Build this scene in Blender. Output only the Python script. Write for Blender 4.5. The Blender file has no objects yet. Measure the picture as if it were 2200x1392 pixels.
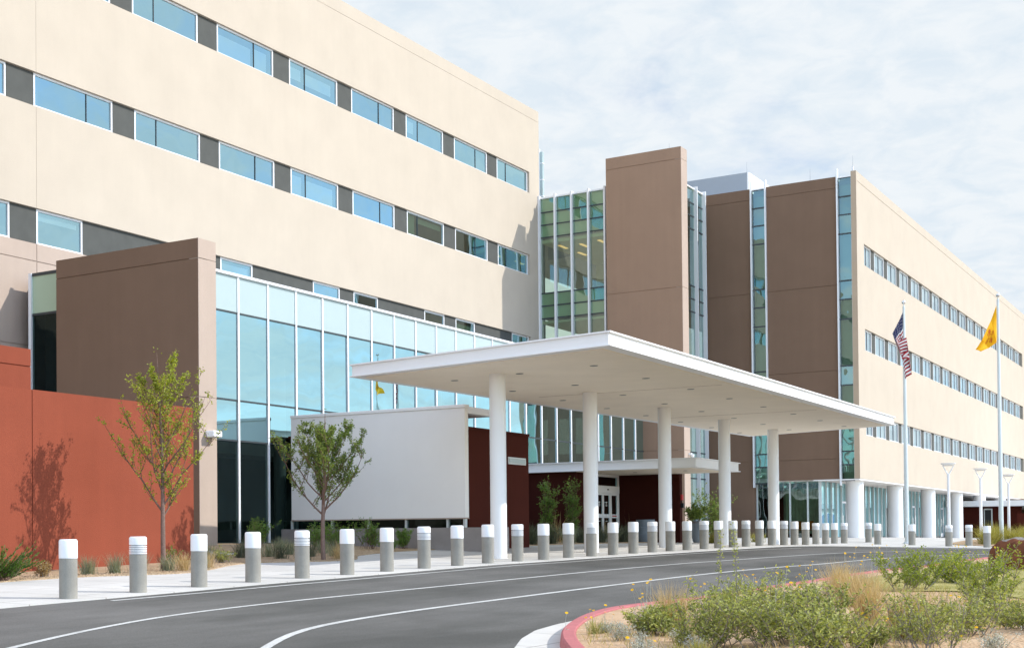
SUN_E = 3.4; SKY_S = .135; CLOUD = 5.05; EXPO = .38; SKY_FILL = 2.6
import bpy, math, random
import numpy as np
from mathutils import Vector, Matrix
# ------------------------------------------------------------------ surveyed plan of the site (metres; eye of the photographer is the origin)
D = {"CP": [[17.715, 16.146, -1.023], [23.092, 16.146, -0.901], [28.383, 16.146, -0.814], [33.568, 16.146, -0.72], [38.765, 16.146, -0.651], [43.904, 16.146, -0.598], [49.019, 16.146, -0.552], [54.182, 16.146, -0.506], [59.295, 16.146, -0.471], [64.419, 16.146, -0.494], [36.0, 27.0, -0.28], [40.6, 28.9, -0.26], [60.0, 28.9, -0.26], [80.0, 28.9, -0.27], [43.0, 20.0, -0.58], [83.0, 19.2, -0.29], [100.0, 19.0, -0.29], [140.0, 19.0, -0.35], [30.0, 45.0, -0.3], [100.0, 45.0, -0.3], [200.0, 20.0, -0.5], [24.84, 23.76, -0.821], [31.104, 23.76, -0.67], [12.96, 23.76, -1.058], [37.476, 17.712, -0.68], [65.448, 17.712, -0.475], [74.304, 10.692, -0.702], [71.28, 12.204, -0.67], [14.04, 6.48, -1.404], [8.64, 3.24, -1.447], [21.6, 9.72, -1.242], [0.0, 0.0, -1.512], [0.0, 15.12, -1.404], [8.64, 15.984, -1.22], [43.2, 8.64, -0.972], [73.44, 4.32, -0.81], [118.8, 5.4, -0.756], [172.8, 0.0, -0.864], [-32.4, 0.0, -1.62], [-32.4, 27.0, -1.512], [32.4, -32.4, -1.62], [108.0, -43.2, -1.296], [0.0, 43.2, -1.08], [194.4, -43.2, -1.296], [21.6, 37.8, -0.648]], "W": [0.00038320904, 0.00072728872, 0.00024914172, 0.00069225284, 0.0014972787, 0.0009289596, 0.00021016399, -3.2063067e-05, 0.00024618459, 0.00039161489, 0.0020101409, -0.00038723638, -2.5229381e-05, -0.00015444326, -0.0013155713, 0.00045582603, 0.00013436198, 0.00013210353, 3.8117397e-05, -0.0001272008, 1.0495809e-05, -0.00038645505, -0.0013279544, -0.00015619776, -0.0016490171, -0.00029811993, -0.00046775654, -0.00016416855, -0.00024768847, 0.00019074722, -0.00078816206, 3.8196019e-05, -0.00017140311, 0.00019470583, -0.00075888229, 0.00015284629, -0.00017753773, -5.7322443e-05, 2.9222248e-05, -3.318243e-06, 3.9054659e-05, 2.7223562e-05, -2.592881e-05, 4.0437456e-06, -6.1522701e-05, -0.35493947, 0.0035893355, 0.0082827614], "edge": [[15.864, 15.89], [17.685, 15.922], [20.858, 15.993], [23.634, 15.893], [28.087, 15.96], [36.293, 15.93], [41.626, 15.75], [48.446, 15.59], [56.255, 15.772], [60.255, 15.245], [69.096, 14.948], [70.833, 13.285], [70.994, 10.078], [66.042, 8.158]], "line1": [[17.979, 15.505], [20.065, 15.386], [22.751, 15.3], [26.981, 15.332], [30.512, 15.255], [34.746, 15.251], [38.247, 15.11], [47.298, 15.221], [50.978, 15.161], [54.102, 15.037], [57.821, 14.63]], "line2": [[10.919, 11.365], [11.883, 11.762], [13.843, 12.482], [16.16, 13.092], [17.975, 13.317], [19.798, 13.316], [23.101, 13.13], [26.013, 13.008], [29.171, 12.807], [32.197, 12.723], [39.803, 12.812], [46.104, 12.93], [52.984, 12.219], [54.986, 11.898]], "line3": [[12.845, 9.076], [13.957, 9.604], [16.001, 10.556], [17.203, 10.812], [18.873, 11.037], [21.005, 11.224], [22.957, 11.124], [24.791, 10.888], [27.294, 10.789], [31.212, 10.558], [35.198, 10.474], [42.358, 10.723], [48.178, 10.428], [51.693, 10.023], [54.054, 9.601]], "kerb": [[10.993, 4.172], [13.39, 5.405], [15.137, 6.286], [16.088, 6.772], [16.925, 7.16], [17.888, 7.534], [18.671, 7.783], [20.076, 8.166], [21.705, 8.446], [22.978, 8.35], [24.449, 8.075], [27.106, 7.876], [31.293, 7.678], [38.027, 7.702], [46.367, 7.512], [50.449, 7.126], [55.4, 6.569]], "apron": [[11.582, 5.399], [14.216, 6.65], [16.16, 7.435], [17.382, 7.898], [18.698, 8.286], [19.638, 8.485], [21.007, 8.658], [21.71, 8.739]], "bol": [[17.74, 16.169], [19.628, 16.218], [21.441, 16.231], [23.162, 16.196], [24.955, 16.205], [26.71, 16.182], [28.424, 16.169], [30.176, 16.16], [31.899, 16.168], [33.699, 16.209], [35.887, 16.392], [37.638, 16.408], [39.103, 16.287], [40.791, 16.272], [42.48, 16.256], [44.146, 16.235], [45.875, 16.237], [47.585, 16.234], [49.064, 16.161], [50.992, 16.196], [52.089, 16.03], [54.177, 16.144], [55.698, 16.113], [57.398, 16.092], [59.427, 16.182], [61.038, 16.142], [63.216, 16.293], [65.7, 16.467], [70.904, 17.313], [72.276, 17.206], [73.865, 17.179], [74.827, 16.951], [77.485, 16.401], [74.366, 15.337], [74.87, 13.929], [74.64, 12.3], [76.578, 11.757], [74.21, 10.648]], "lamps": [[83.275, 13.709, 3.671], [91.028, 13.351, 3.663], [101.63, 13.356, 3.658]], "fp1z": 11.529534108483471, "fp2z": 11.97614999195265, "treeTop": [4.351837220240894, 3.403717715110563], "pl": {"fp1": [77.26, 14.593], "fp2": [80.921, 10.969], "dried": [[23.71, 22.187]]}}
R = math.radians
SC = bpy.context.scene
COL = SC.collection
# ---------------- terrain height: thin-plate surface through surveyed spot heights
CPa = np.array(D['CP']); Wt = np.array(D['W']); NC = len(CPa)
def Gv(x, y):
    x = np.asarray(x, float); y = np.asarray(y, float)
    r2 = (x[..., None]-CPa[:, 0])**2+(y[..., None]-CPa[:, 1])**2
    u = np.where(r2 > 0, r2*np.log(np.maximum(r2, 1e-12)), 0)
    z = u@Wt[:NC]+Wt[NC]+Wt[NC+1]*x+Wt[NC+2]*y
    z = np.clip(z, -1.75, -.22)
    d = np.sqrt((x-60)**2+(y-10)**2); t = np.clip((d-110)/120, 0, 1)
    return z*(1-t)-1.1*t
def G(x, y): return float(Gv(np.array(x), np.array(y)))

# ------------------------------------------------------------------ materials
def new_mat(name):
    m = bpy.data.materials.new(name); m.use_nodes = True
    nt = m.node_tree
    for n in list(nt.nodes):
        if n.type != 'OUTPUT_MATERIAL': nt.nodes.remove(n)
    return m, nt, nt.nodes.get('Material Output') or nt.nodes.new('ShaderNodeOutputMaterial')
def N(nt, t, **kw):
    n = nt.nodes.new(t)
    for k, v in kw.items():
        if k in n.inputs.keys(): n.inputs[k].default_value = v
        else: setattr(n, k, v)
    return n
def L(nt, a, b): nt.links.new(a, b)
def c4(c): return (c[0], c[1], c[2], 1)
def solid(name, col, rough=.7, var=.08, scale=3., bump=0., bscale=60., spec=.3, metal=0., island=0., fine=0., streak=0.):
    m, nt, out = new_mat(name)
    p = N(nt, 'ShaderNodeBsdfPrincipled', Roughness=rough, Metallic=metal)
    p.inputs['Specular IOR Level'].default_value = spec
    L(nt, p.outputs[0], out.inputs[0])
    tc = N(nt, 'ShaderNodeTexCoord')
    base = N(nt, 'ShaderNodeRGB'); base.outputs[0].default_value = c4(col)
    cur = base.outputs[0]
    def mult(fac_out, lo, hi, cur):
        mr = N(nt, 'ShaderNodeMapRange'); mr.inputs[1].default_value = .25; mr.inputs[2].default_value = .75
        mr.inputs[3].default_value = lo; mr.inputs[4].default_value = hi
        L(nt, fac_out, mr.inputs[0])
        mx = N(nt, 'ShaderNodeVectorMath', operation='SCALE')
        L(nt, cur, mx.inputs[0]); L(nt, mr.outputs[0], mx.inputs['Scale'])
        return mx.outputs[0]
    if var:
        n1 = N(nt, 'ShaderNodeTexNoise', Scale=scale, Detail=5., Roughness=.6); L(nt, tc.outputs['Object'], n1.inputs['Vector'])
        cur = mult(n1.outputs['Fac'], 1-var, 1+var, cur)
    if fine:
        n2 = N(nt, 'ShaderNodeTexNoise', Scale=bscale, Detail=2.); L(nt, tc.outputs['Object'], n2.inputs['Vector'])
        cur = mult(n2.outputs['Fac'], 1-fine, 1+fine, cur)
    if streak:
        mp = N(nt, 'ShaderNodeMapping'); mp.inputs['Scale'].default_value = (2.2, 2.2, .12); L(nt, tc.outputs['Object'], mp.inputs[0])
        n4 = N(nt, 'ShaderNodeTexNoise', Scale=1.5, Detail=4.); L(nt, mp.outputs[0], n4.inputs['Vector'])
        cur = mult(n4.outputs['Fac'], 1-streak, 1+streak, cur)
    if island:
        g = N(nt, 'ShaderNodeNewGeometry')
        mr = N(nt, 'ShaderNodeMapRange'); mr.inputs[3].default_value = 1-island; mr.inputs[4].default_value = 1+island
        L(nt, g.outputs['Random Per Island'], mr.inputs[0])
        mx = N(nt, 'ShaderNodeVectorMath', operation='SCALE'); L(nt, cur, mx.inputs[0]); L(nt, mr.outputs[0], mx.inputs['Scale']); cur = mx.outputs[0]
    L(nt, cur, p.inputs['Base Color'])
    if bump:
        n3 = N(nt, 'ShaderNodeTexNoise', Scale=bscale, Detail=3.); L(nt, tc.outputs['Object'], n3.inputs['Vector'])
        b = N(nt, 'ShaderNodeBump', Strength=bump, Distance=.02); L(nt, n3.outputs['Fac'], b.inputs['Height']); L(nt, b.outputs[0], p.inputs['Normal'])
    return m
def leaf_mat(name, c1, c2, trans=.25, rough=.55):
    m, nt, out = new_mat(name)
    g = N(nt, 'ShaderNodeNewGeometry')
    mx = N(nt, 'ShaderNodeMix', data_type='RGBA'); mx.inputs[6].default_value = c4(c1); mx.inputs[7].default_value = c4(c2)
    L(nt, g.outputs['Random Per Island'], mx.inputs[0])
    p = N(nt, 'ShaderNodeBsdfPrincipled', Roughness=rough); p.inputs['Specular IOR Level'].default_value = .35
    t = N(nt, 'ShaderNodeBsdfTranslucent')
    s = N(nt, 'ShaderNodeMixShader'); s.inputs[0].default_value = trans
    L(nt, mx.outputs[2], p.inputs['Base Color'])
    sc = N(nt, 'ShaderNodeVectorMath', operation='MULTIPLY'); sc.inputs[1].default_value = (1.5, 1.5, .6)
    L(nt, mx.outputs[2], sc.inputs[0]); L(nt, sc.outputs[0], t.inputs[0])
    L(nt, p.outputs[0], s.inputs[1]); L(nt, t.outputs[0], s.inputs[2]); L(nt, s.outputs[0], out.inputs[0])
    return m
def glass(name, tint, refl=(.92, .97, 1.), r0=.34, wav=.012, wscale=.5, power=3.):
    m, nt, out = new_mat(name)
    lw = N(nt, 'ShaderNodeLayerWeight', Blend=.5)
    pw = N(nt, 'ShaderNodeMath', operation='POWER'); pw.inputs[1].default_value = power; L(nt, lw.outputs['Facing'], pw.inputs[0])
    ma = N(nt, 'ShaderNodeMath', operation='MULTIPLY_ADD'); ma.inputs[1].default_value = 1-r0; ma.inputs[2].default_value = r0; L(nt, pw.outputs[0], ma.inputs[0])
    t = N(nt, 'ShaderNodeBsdfTransparent'); t.inputs[0].default_value = c4(tint)
    gl = N(nt, 'ShaderNodeBsdfAnisotropic' if False else 'ShaderNodeBsdfGlossy'); gl.inputs['Roughness'].default_value = .0; gl.inputs['Color'].default_value = c4(refl)
    tc = N(nt, 'ShaderNodeTexCoord'); n = N(nt, 'ShaderNodeTexNoise', Scale=wscale, Detail=1.5); L(nt, tc.outputs['Object'], n.inputs['Vector'])
    b = N(nt, 'ShaderNodeBump', Strength=1., Distance=wav); L(nt, n.outputs['Fac'], b.inputs['Height']); L(nt, b.outputs[0], gl.inputs['Normal'])
    s = N(nt, 'ShaderNodeMixShader'); L(nt, ma.outputs[0], s.inputs[0]); L(nt, t.outputs[0], s.inputs[1]); L(nt, gl.outputs[0], s.inputs[2]); L(nt, s.outputs[0], out.inputs[0])
    return m
M = {}
M['cream'] = solid('cream_stucco', (.50, .435, .355), .9, .05, .5, .3, 38, .15, fine=.05, streak=.010)
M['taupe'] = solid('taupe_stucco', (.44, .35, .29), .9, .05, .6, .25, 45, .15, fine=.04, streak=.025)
M['brown'] = solid('shaded_taupe_stucco', (.20, .128, .088), .9, .05, .6, .25, 45, .15, fine=.04, streak=.03)  # taupe paint darkened: shade of the side faces is put into the colour
M['brown_bounce'] = solid('bounce_lit_brown_stucco', (.33, .215, .148), .9, .05, .6, .25, 45, .15, fine=.04, streak=.03)  # lighter copy of the brown, with light bounced onto the tower painted in
M['tan'] = solid('tan_stucco', (.48, .37, .27), .9, .05, .6, .25, 45, .15)
M['red'] = solid('terracotta_stucco', (.25, .064, .036), .9, .07, .7, .3, 40, .12, fine=.04, streak=.03)
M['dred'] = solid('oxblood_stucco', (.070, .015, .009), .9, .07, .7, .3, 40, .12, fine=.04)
M['dred_shade'] = solid('shaded_oxblood_stucco', (.045, .010, .007), .9, .07, .7, .3, 40, .12)  # same oxblood paint, darkened: the entrance shade is put into its colour
M['gpanel'] = solid('charcoal_stucco', (.085, .088, .082), .85, .10, 2., .2, 60, .2, fine=.06)
M['wstucco'] = solid('white_stucco', (.89, .865, .835), .9, .025, .6, .15, 50, .15, fine=.02, streak=.006)
M['white'] = solid('white_paint', (.84, .84, .84), .5, .02, 1., 0, 1, .4)
M['soffit'] = solid('soffit_plaster', (.92, .83, .70), .9, .04, .8, .1, 40, .1, streak=0)
M['wmetal'] = solid('white_metal', (.80, .81, .83), .35, .02, 2., 0, 1, .5)
M['dmetal'] = solid('dark_metal', (.035, .045, .05), .4, 0, 1, 0, 1, .5)
M['chrome'] = solid('steel', (.75, .76, .77), .18, .05, 3., 0, 1, .5, metal=1.)
M['alu'] = solid('aluminium', (.62, .66, .66), .38, .03, 2., 0, 1, .5, metal=.25)
M['lgrey'] = solid('light_grey_metal', (.33, .355, .39), .5, .03, 1., 0, 1, .4)
M['concrete'] = solid('bollard_concrete', (.31, .295, .26), .9, .12, 3., .5, 90, .15, fine=.10)
M['cbase'] = solid('base_wall_concrete', (.30, .27, .255), .9, .12, 1.5, .3, 60, .15, fine=.06)
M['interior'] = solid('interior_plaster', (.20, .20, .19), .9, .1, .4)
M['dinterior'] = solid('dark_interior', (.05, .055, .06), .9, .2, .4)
M['ceil'] = solid('interior_ceiling', (.62, .60, .45), .9, .05, .5)
M['blind'] = solid('blind_fabric', (.74, .80, .80), .9, .02, 2.)
M['gblind'] = solid('green_blind_fabric', (.40, .60, .34), .9, .02, 2.)
M['drape'] = solid('drape_fabric', (.36, .42, .38), .9, .15, 3.)
M['orange'] = solid('orange_upholstery', (.38, .12, .03), .7, .1, 5.)
M['spandrel'] = solid('frosted_spandrel', (.40, .49, .485), .12, .02, 1., 0, 1, .5)
M['gspan'] = solid('green_spandrel', (.40, .52, .38), .10, .05, 1., 0, 1, .6)
M['tub'] = solid('grey_planter', (.20, .24, .28), .6, .08, 3.)
M['soil'] = solid('potting_soil', (.06, .04, .03), .95, .2, 10.)
M['bark'] = solid('bark', (.20, .135, .11), .9, .25, 14., .5, 40, .1)
M['twig'] = solid('twig_bark', (.17, .10, .075), .9, .2, 10.)
M['gtwig'] = solid('grey_twig', (.23, .20, .17), .9, .2, 10.)
M['redp'] = solid('red_plastic', (.5, .03, .03), .5, 0)
M['black'] = solid('black_plastic', (.012, .012, .013), .4, 0)
M['line'] = solid('road_paint', (.50, .50, .485), .8, .16, 1.2, 0, 30, .2, fine=.22)
M['kerbred'] = solid('red_kerb_paint', (.44, .15, .155), .8, .14, 2.5, .2, 60, .2, fine=.10)
M['hill'] = solid('far_hill', (.16, .21, .30), 1., .1, .002)
def lampmat():
    m, nt, out = new_mat('ceiling_lamp'); e = N(nt, 'ShaderNodeEmission'); e.inputs[0].default_value = (1, .62, .25, 1); e.inputs[1].default_value = .8
    L(nt, e.outputs[0], out.inputs[0]); return m
M['lamp'] = lampmat()
M['glass'] = glass('window_glass', (.66, .78, .80), (.60, .92, 1.), .64)
M['cglass'] = glass('lobby_glass', (.40, .52, .50), (.60, .94, 1.), .78, .009, .5)
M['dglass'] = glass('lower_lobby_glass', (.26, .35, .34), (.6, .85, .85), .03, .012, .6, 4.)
M['gglass'] = glass('green_glass', (.62, .76, .60), (.80, .97, 1.), .16, .022, .5)
M['rglass'] = glass('pale_window_glass', (.72, .82, .84), (.84, .97, 1.), .58, .010, .5)
M['strip'] = glass('tower_strip_glass', (.46, .58, .52), (.66, .87, .90), .17, .025, .45)
# leaves
M['leaf1'] = leaf_mat('young_tree_leaf', (.15, .20, .02), (.42, .44, .06), .35)
M['leaf2'] = leaf_mat('tree_leaf', (.05, .10, .02), (.25, .31, .06), .3)
M['shrubleaf'] = leaf_mat('desert_shrub_leaf', (.12, .15, .03), (.46, .47, .15), .3)
M['creosote'] = leaf_mat('creosote_leaf', (.13, .19, .015), (.34, .38, .05), .3)
M['green'] = leaf_mat('green_leaf', (.06, .14, .02), (.20, .32, .06), .3)
M['potleaf'] = leaf_mat('pot_shrub_leaf', (.05, .10, .015), (.26, .33, .08), .3)
M['junip'] = leaf_mat('juniper_leaf', (.03, .075, .012), (.11, .20, .02), .2)
M['blueg'] = leaf_mat('blue_fescue', (.16, .19, .13), (.36, .36, .23), .2)
M['drygr'] = leaf_mat('dry_grass', (.36, .25, .12), (.62, .47, .27), .25)
M['goldg'] = leaf_mat('golden_grass', (.20, .19, .035), (.42, .37, .11), .3)
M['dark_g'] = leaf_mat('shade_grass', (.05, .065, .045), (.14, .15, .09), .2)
M['silver'] = leaf_mat('silver_leaf', (.33, .34, .30), (.58, .58, .52), .15)
M['drybush'] = leaf_mat('dry_bush_leaf', (.22, .13, .04), (.42, .29, .12), .2)
M['petal'] = leaf_mat('yellow_petal', (.72, .42, .0), (.85, .55, .01), .2)
M['grassb'] = leaf_mat('turf_blade', (.22, .23, .06), (.46, .41, .15), .25)

def ground_mats():
    # asphalt
    m, nt, out = new_mat('asphalt')
    tc = N(nt, 'ShaderNodeTexCoord'); p = N(nt, 'ShaderNodeBsdfPrincipled', Roughness=.85); p.inputs['Specular IOR Level'].default_value = .25
    mp = N(nt, 'ShaderNodeMapping'); mp.inputs['Scale'].default_value = (.10, .42, 1); L(nt, tc.outputs['Object'], mp.inputs[0])
    n1 = N(nt, 'ShaderNodeTexNoise', Scale=1.1, Detail=6., Roughness=.62); L(nt, mp.outputs[0], n1.inputs['Vector'])
    cr = N(nt, 'ShaderNodeValToRGB'); e = cr.color_ramp.elements
    e[0].position = .37; e[0].color = (.078, .077, .071, 1); e[1].position = .66; e[1].color = (.146, .141, .134, 1)
    L(nt, n1.outputs['Fac'], cr.inputs[0])
    n2 = N(nt, 'ShaderNodeTexNoise', Scale=55., Detail=2., Roughness=.8); L(nt, tc.outputs['Object'], n2.inputs['Vector'])
    mr = N(nt, 'ShaderNodeMapRange'); mr.inputs[1].default_value = .3; mr.inputs[2].default_value = .7; mr.inputs[3].default_value = .72; mr.inputs[4].default_value = 1.28; L(nt, n2.outputs['Fac'], mr.inputs[0])
    sc = N(nt, 'ShaderNodeVectorMath', operation='SCALE'); L(nt, cr.outputs[0], sc.inputs[0]); L(nt, mr.outputs[0], sc.inputs['Scale'])
    # tyre-polished lanes and old stains
    n4 = N(nt, 'ShaderNodeTexNoise', Scale=.35, Detail=4.); L(nt, tc.outputs['Object'], n4.inputs['Vector'])
    mr2 = N(nt, 'ShaderNodeMapRange'); mr2.inputs[1].default_value = .35; mr2.inputs[2].default_value = .62; mr2.inputs[3].default_value = .86; mr2.inputs[4].default_value = 1.1; L(nt, n4.outputs['Fac'], mr2.inputs[0])
    sc2 = N(nt, 'ShaderNodeVectorMath', operation='SCALE'); L(nt, sc.outputs[0], sc2.inputs[0]); L(nt, mr2.outputs[0], sc2.inputs['Scale'])
    L(nt, sc2.outputs[0], p.inputs['Base Color'])
    b = N(nt, 'ShaderNodeBump', Strength=.5, Distance=.01); L(nt, n2.outputs['Fac'], b.inputs['Height']); L(nt, b.outputs[0], p.inputs['Normal'])
    L(nt, p.outputs[0], out.inputs[0]); M['asphalt'] = m
    # paving concrete with saw-cut joints
    m, nt, out = new_mat('pavement_concrete')
    tc = N(nt, 'ShaderNodeTexCoord'); p = N(nt, 'ShaderNodeBsdfPrincipled', Roughness=.85); p.inputs['Specular IOR Level'].default_value = .2
    n1 = N(nt, 'ShaderNodeTexNoise', Scale=.5, Detail=6., Roughness=.65); L(nt, tc.outputs['Object'], n1.inputs['Vector'])
    cr = N(nt, 'ShaderNodeValToRGB'); e = cr.color_ramp.elements
    e[0].position = .3; e[0].color = (.50, .49, .465, 1); e[1].position = .7; e[1].color = (.63, .615, .585, 1)
    L(nt, n1.outputs['Fac'], cr.inputs[0])
    br = N(nt, 'ShaderNodeTexBrick', Scale=1.); br.offset = 0; br.inputs['Mortar Size'].default_value = .012; br.inputs['Brick Width'].default_value = 1.83; br.inputs['Row Height'].default_value = 1.83
    br.inputs['Color1'].default_value = (1, 1, 1, 1); br.inputs['Color2'].default_value = (.94, .94, .94, 1); br.inputs['Mortar'].default_value = (.45, .44, .42, 1)
    L(nt, tc.outputs['Object'], br.inputs['Vector'])
    mx = N(nt, 'ShaderNodeVectorMath', operation='MULTIPLY'); L(nt, cr.outputs[0], mx.inputs[0]); L(nt, br.outputs['Color'], mx.inputs[1])
    n2 = N(nt, 'ShaderNodeTexNoise', Scale=40., Detail=2.); L(nt, tc.outputs['Object'], n2.inputs['Vector'])
    mr = N(nt, 'ShaderNodeMapRange'); mr.inputs[3].default_value = .9; mr.inputs[4].default_value = 1.1; L(nt, n2.outputs['Fac'], mr.inputs[0])
    sc = N(nt, 'ShaderNodeVectorMath', operation='SCALE'); L(nt, mx.outputs[0], sc.inputs[0]); L(nt, mr.outputs[0], sc.inputs['Scale'])
    L(nt, sc.outputs[0], p.inputs['Base Color']); L(nt, p.outputs[0], out.inputs[0]); M['pave'] = m
    # gravel mulch / desert soil
    def soil(name, ca, cb, cc, s1, s2, bump):
        m, nt, out = new_mat(name)
        tc = N(nt, 'ShaderNodeTexCoord'); p = N(nt, 'ShaderNodeBsdfPrincipled', Roughness=.95); p.inputs['Specular IOR Level'].default_value = .1
        v = N(nt, 'ShaderNodeTexVoronoi', Scale=s1); L(nt, tc.outputs['Object'], v.inputs['Vector'])
        n1 = N(nt, 'ShaderNodeTexNoise', Scale=s2, Detail=6., Roughness=.65); L(nt, tc.outputs['Object'], n1.inputs['Vector'])
        cr = N(nt, 'ShaderNodeValToRGB'); e = cr.color_ramp.elements
        e[0].position = .35; e[0].color = c4(ca); e[1].position = .68; e[1].color = c4(cb)
        L(nt, n1.outputs['Fac'], cr.inputs[0])
        mx = N(nt, 'ShaderNodeMix', data_type='RGBA'); mx.inputs[7].default_value = c4(cc)
        sep = N(nt, 'ShaderNodeSeparateColor'); L(nt, v.outputs['Color'], sep.inputs[0])
        mr = N(nt, 'ShaderNodeMapRange'); mr.inputs[3].default_value = 0; mr.inputs[4].default_value = .6; L(nt, sep.outputs[0], mr.inputs[0])
        L(nt, mr.outputs[0], mx.inputs[0]); L(nt, cr.outputs[0], mx.inputs[6]); L(nt, mx.outputs[2], p.inputs['Base Color'])
        b = N(nt, 'ShaderNodeBump', Strength=bump, Distance=.03); L(nt, v.outputs['Distance'], b.inputs['Height']); L(nt, b.outputs[0], p.inputs['Normal'])
        L(nt, p.outputs[0], out.inputs[0]); return m
    M['gravel'] = soil('gravel_mulch', (.42, .30, .18), (.56, .43, .30), (.30, .20, .12), 22., 1.2, .8)
    M['dirt'] = soil('desert_soil', (.40, .26, .15), (.62, .46, .31), (.50, .34, .22), 24., 2.2, .6)
    M['turf'] = soil('thin_turf', (.22, .22, .07), (.44, .38, .17), (.36, .31, .12), 40., .8, .3)
    M['desert'] = soil('desert_ground', (.34, .25, .17), (.46, .36, .25), (.30, .26, .17), 2., .05, .1)
    M['rock'] = soil('boulder_stone', (.09, .07, .06), (.50, .47, .44), (.30, .27, .25), 3., 1.6, .6)
    M['rockred'] = soil('rust_boulder_face', (.15, .055, .03), (.24, .095, .05), (.10, .04, .025), 6., 3., .5)
ground_mats()

# ------------------------------------------------------------------ mesh builder
class MB:
    def __init__(s): s.v = []; s.f = []; s.m = []; s.sm = []
    def add(s, vs, fs, mi=0, sm=False):
        o = len(s.v); s.v += [tuple(v) for v in vs]
        for f in fs: s.f.append(tuple(i+o for i in f)); s.m.append(mi); s.sm.append(sm)
        return s
    def box(s, x0, x1, y0, y1, z0, z1, mi=0):
        if x0 > x1: x0, x1 = x1, x0
        if y0 > y1: y0, y1 = y1, y0
        if z0 > z1: z0, z1 = z1, z0
        v = [(x, y, z) for z in (z0, z1) for y in (y0, y1) for x in (x0, x1)]
        return s.add(v, [(0, 2, 3, 1), (4, 5, 7, 6), (0, 1, 5, 4), (2, 6, 7, 3), (0, 4, 6, 2), (1, 3, 7, 5)], mi)
    def prism(s, poly, z0, z1, mi=0):
        n = len(poly); v = [(x, y, z0) for x, y in poly]+[(x, y, z1) for x, y in poly]
        a = sum(poly[i][0]*poly[(i+1) % n][1]-poly[(i+1) % n][0]*poly[i][1] for i in range(n))
        fs = [tuple(range(n-1, -1, -1)), tuple(range(n, 2*n))]+[(i, (i+1) % n, n+(i+1) % n, n+i) for i in range(n)]
        if a < 0: fs = [tuple(reversed(f)) for f in fs]
        return s.add(v, fs, mi)
    def lathe(s, prof, c=(0, 0, 0), n=24, mi=0, sm=True, axis='z'):
        v = []; fs = []
        for r, z in prof:
            for i in range(n):
                a = 2*math.pi*i/n
                p = (r*math.cos(a), r*math.sin(a), z)
                v.append((c[0]+p[0], c[1]+p[1], c[2]+p[2]))
        for k in range(len(prof)-1):
            for i in range(n):
                j = (i+1) % n; fs.append((k*n+i, k*n+j, (k+1)*n+j, (k+1)*n+i))
        o = len(s.v); s.add(v, fs, mi, sm)
        if prof[0][0] > 1e-4: s.f.append(tuple(o+i for i in range(n-1, -1, -1))); s.m.append(mi); s.sm.append(False)
        if prof[-1][0] > 1e-4: s.f.append(tuple(o+(len(prof)-1)*n+i for i in range(n))); s.m.append(mi); s.sm.append(False)
        return s
    def tube(s, pts, rad, n=6, mi=0):
        pts = [Vector(p) for p in pts]; v = []; fs = []
        for k, p in enumerate(pts):
            d = (pts[min(k+1, len(pts)-1)]-pts[max(k-1, 0)])
            if d.length < 1e-7: d = Vector((0, 0, 1))
            d.normalize(); a = d.cross(Vector((.31, .87, .2)));
            if a.length < 1e-4: a = d.cross(Vector((1, 0, 0)))
            a.normalize(); b = d.cross(a); r = rad[k] if hasattr(rad, '__len__') else rad
            for i in range(n):
                t = 2*math.pi*i/n; q = p+a*(r*math.cos(t))+b*(r*math.sin(t)); v.append(q)
        for k in range(len(pts)-1):
            for i in range(n):
                j = (i+1) % n; fs.append((k*n+i, k*n+j, (k+1)*n+j, (k+1)*n+i))
        fs.append(tuple(range(n-1, -1, -1))); fs.append(tuple((len(pts)-1)*n+i for i in range(n)))
        return s.add(v, fs, mi, True)
    def leaf(s, p, d, w, l, rnd, mi=0):
        d = Vector(d).normalized(); a = d.cross(Vector((rnd.uniform(-1, 1), rnd.uniform(-1, 1), rnd.uniform(-1, 1))))
        if a.length < 1e-4: a = d.orthogonal()
        a.normalize(); p = Vector(p); m_ = p+d*(l*.45)+Vector((0, 0, -.08*l))
        return s.add([p, m_+a*w*.5, p+d*l, m_-a*w*.5], [(0, 1, 2, 3)], mi)
    def blade(s, p, d, h, w, bend, rnd, mi=0):
        a = Vector((rnd.uniform(-1, 1), rnd.uniform(-1, 1), 0)); a.normalize(); d = Vector(d); p = Vector(p)
        q = p+d*(h*.55); t = p+d*h+Vector((d.x, d.y, 0))*bend*h+Vector((0, 0, -bend*h*.35))
        return s.add([p-a*w*.5, p+a*w*.5, q+a*w*.4, q-a*w*.4, t], [(0, 1, 2, 3), (3, 2, 4)], mi)
    def build(s, name, mats, parent=None, bevel=0, bseg=2):
        me = bpy.data.meshes.new(name)
        off = Vector(parent['_w']) if parent is not None else Vector((0, 0, 0))
        me.from_pydata([(v[0]-off.x, v[1]-off.y, v[2]-off.z) for v in s.v], [], s.f)
        if not isinstance(mats, (list, tuple)): mats = [mats]
        for k in mats: me.materials.append(M[k])
        me.polygons.foreach_set('material_index', s.m); me.polygons.foreach_set('use_smooth', s.sm)
        me.update()
        if any(s.sm): me.set_sharp_from_angle(angle=R(42))
        o = bpy.data.objects.new(name, me); COL.objects.link(o)
        if parent is not None:
            o.parent = parent; o['_w'] = parent['_w']
        else: o['_w'] = (0., 0., 0.)
        if bevel:
            b = o.modifiers.new('bevel', 'BEVEL'); b.width = bevel; b.segments = bseg; b.limit_method = 'ANGLE'
        return o
def tag(o, label=None, cat=None, group=None, kind=None):
    if label: o['label'] = label
    if cat: o['category'] = cat
    if group: o['group'] = group
    if kind: o['kind'] = kind
    elif cat and 'kind' not in o.keys(): o['kind'] = 'thing'
    return o
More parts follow.
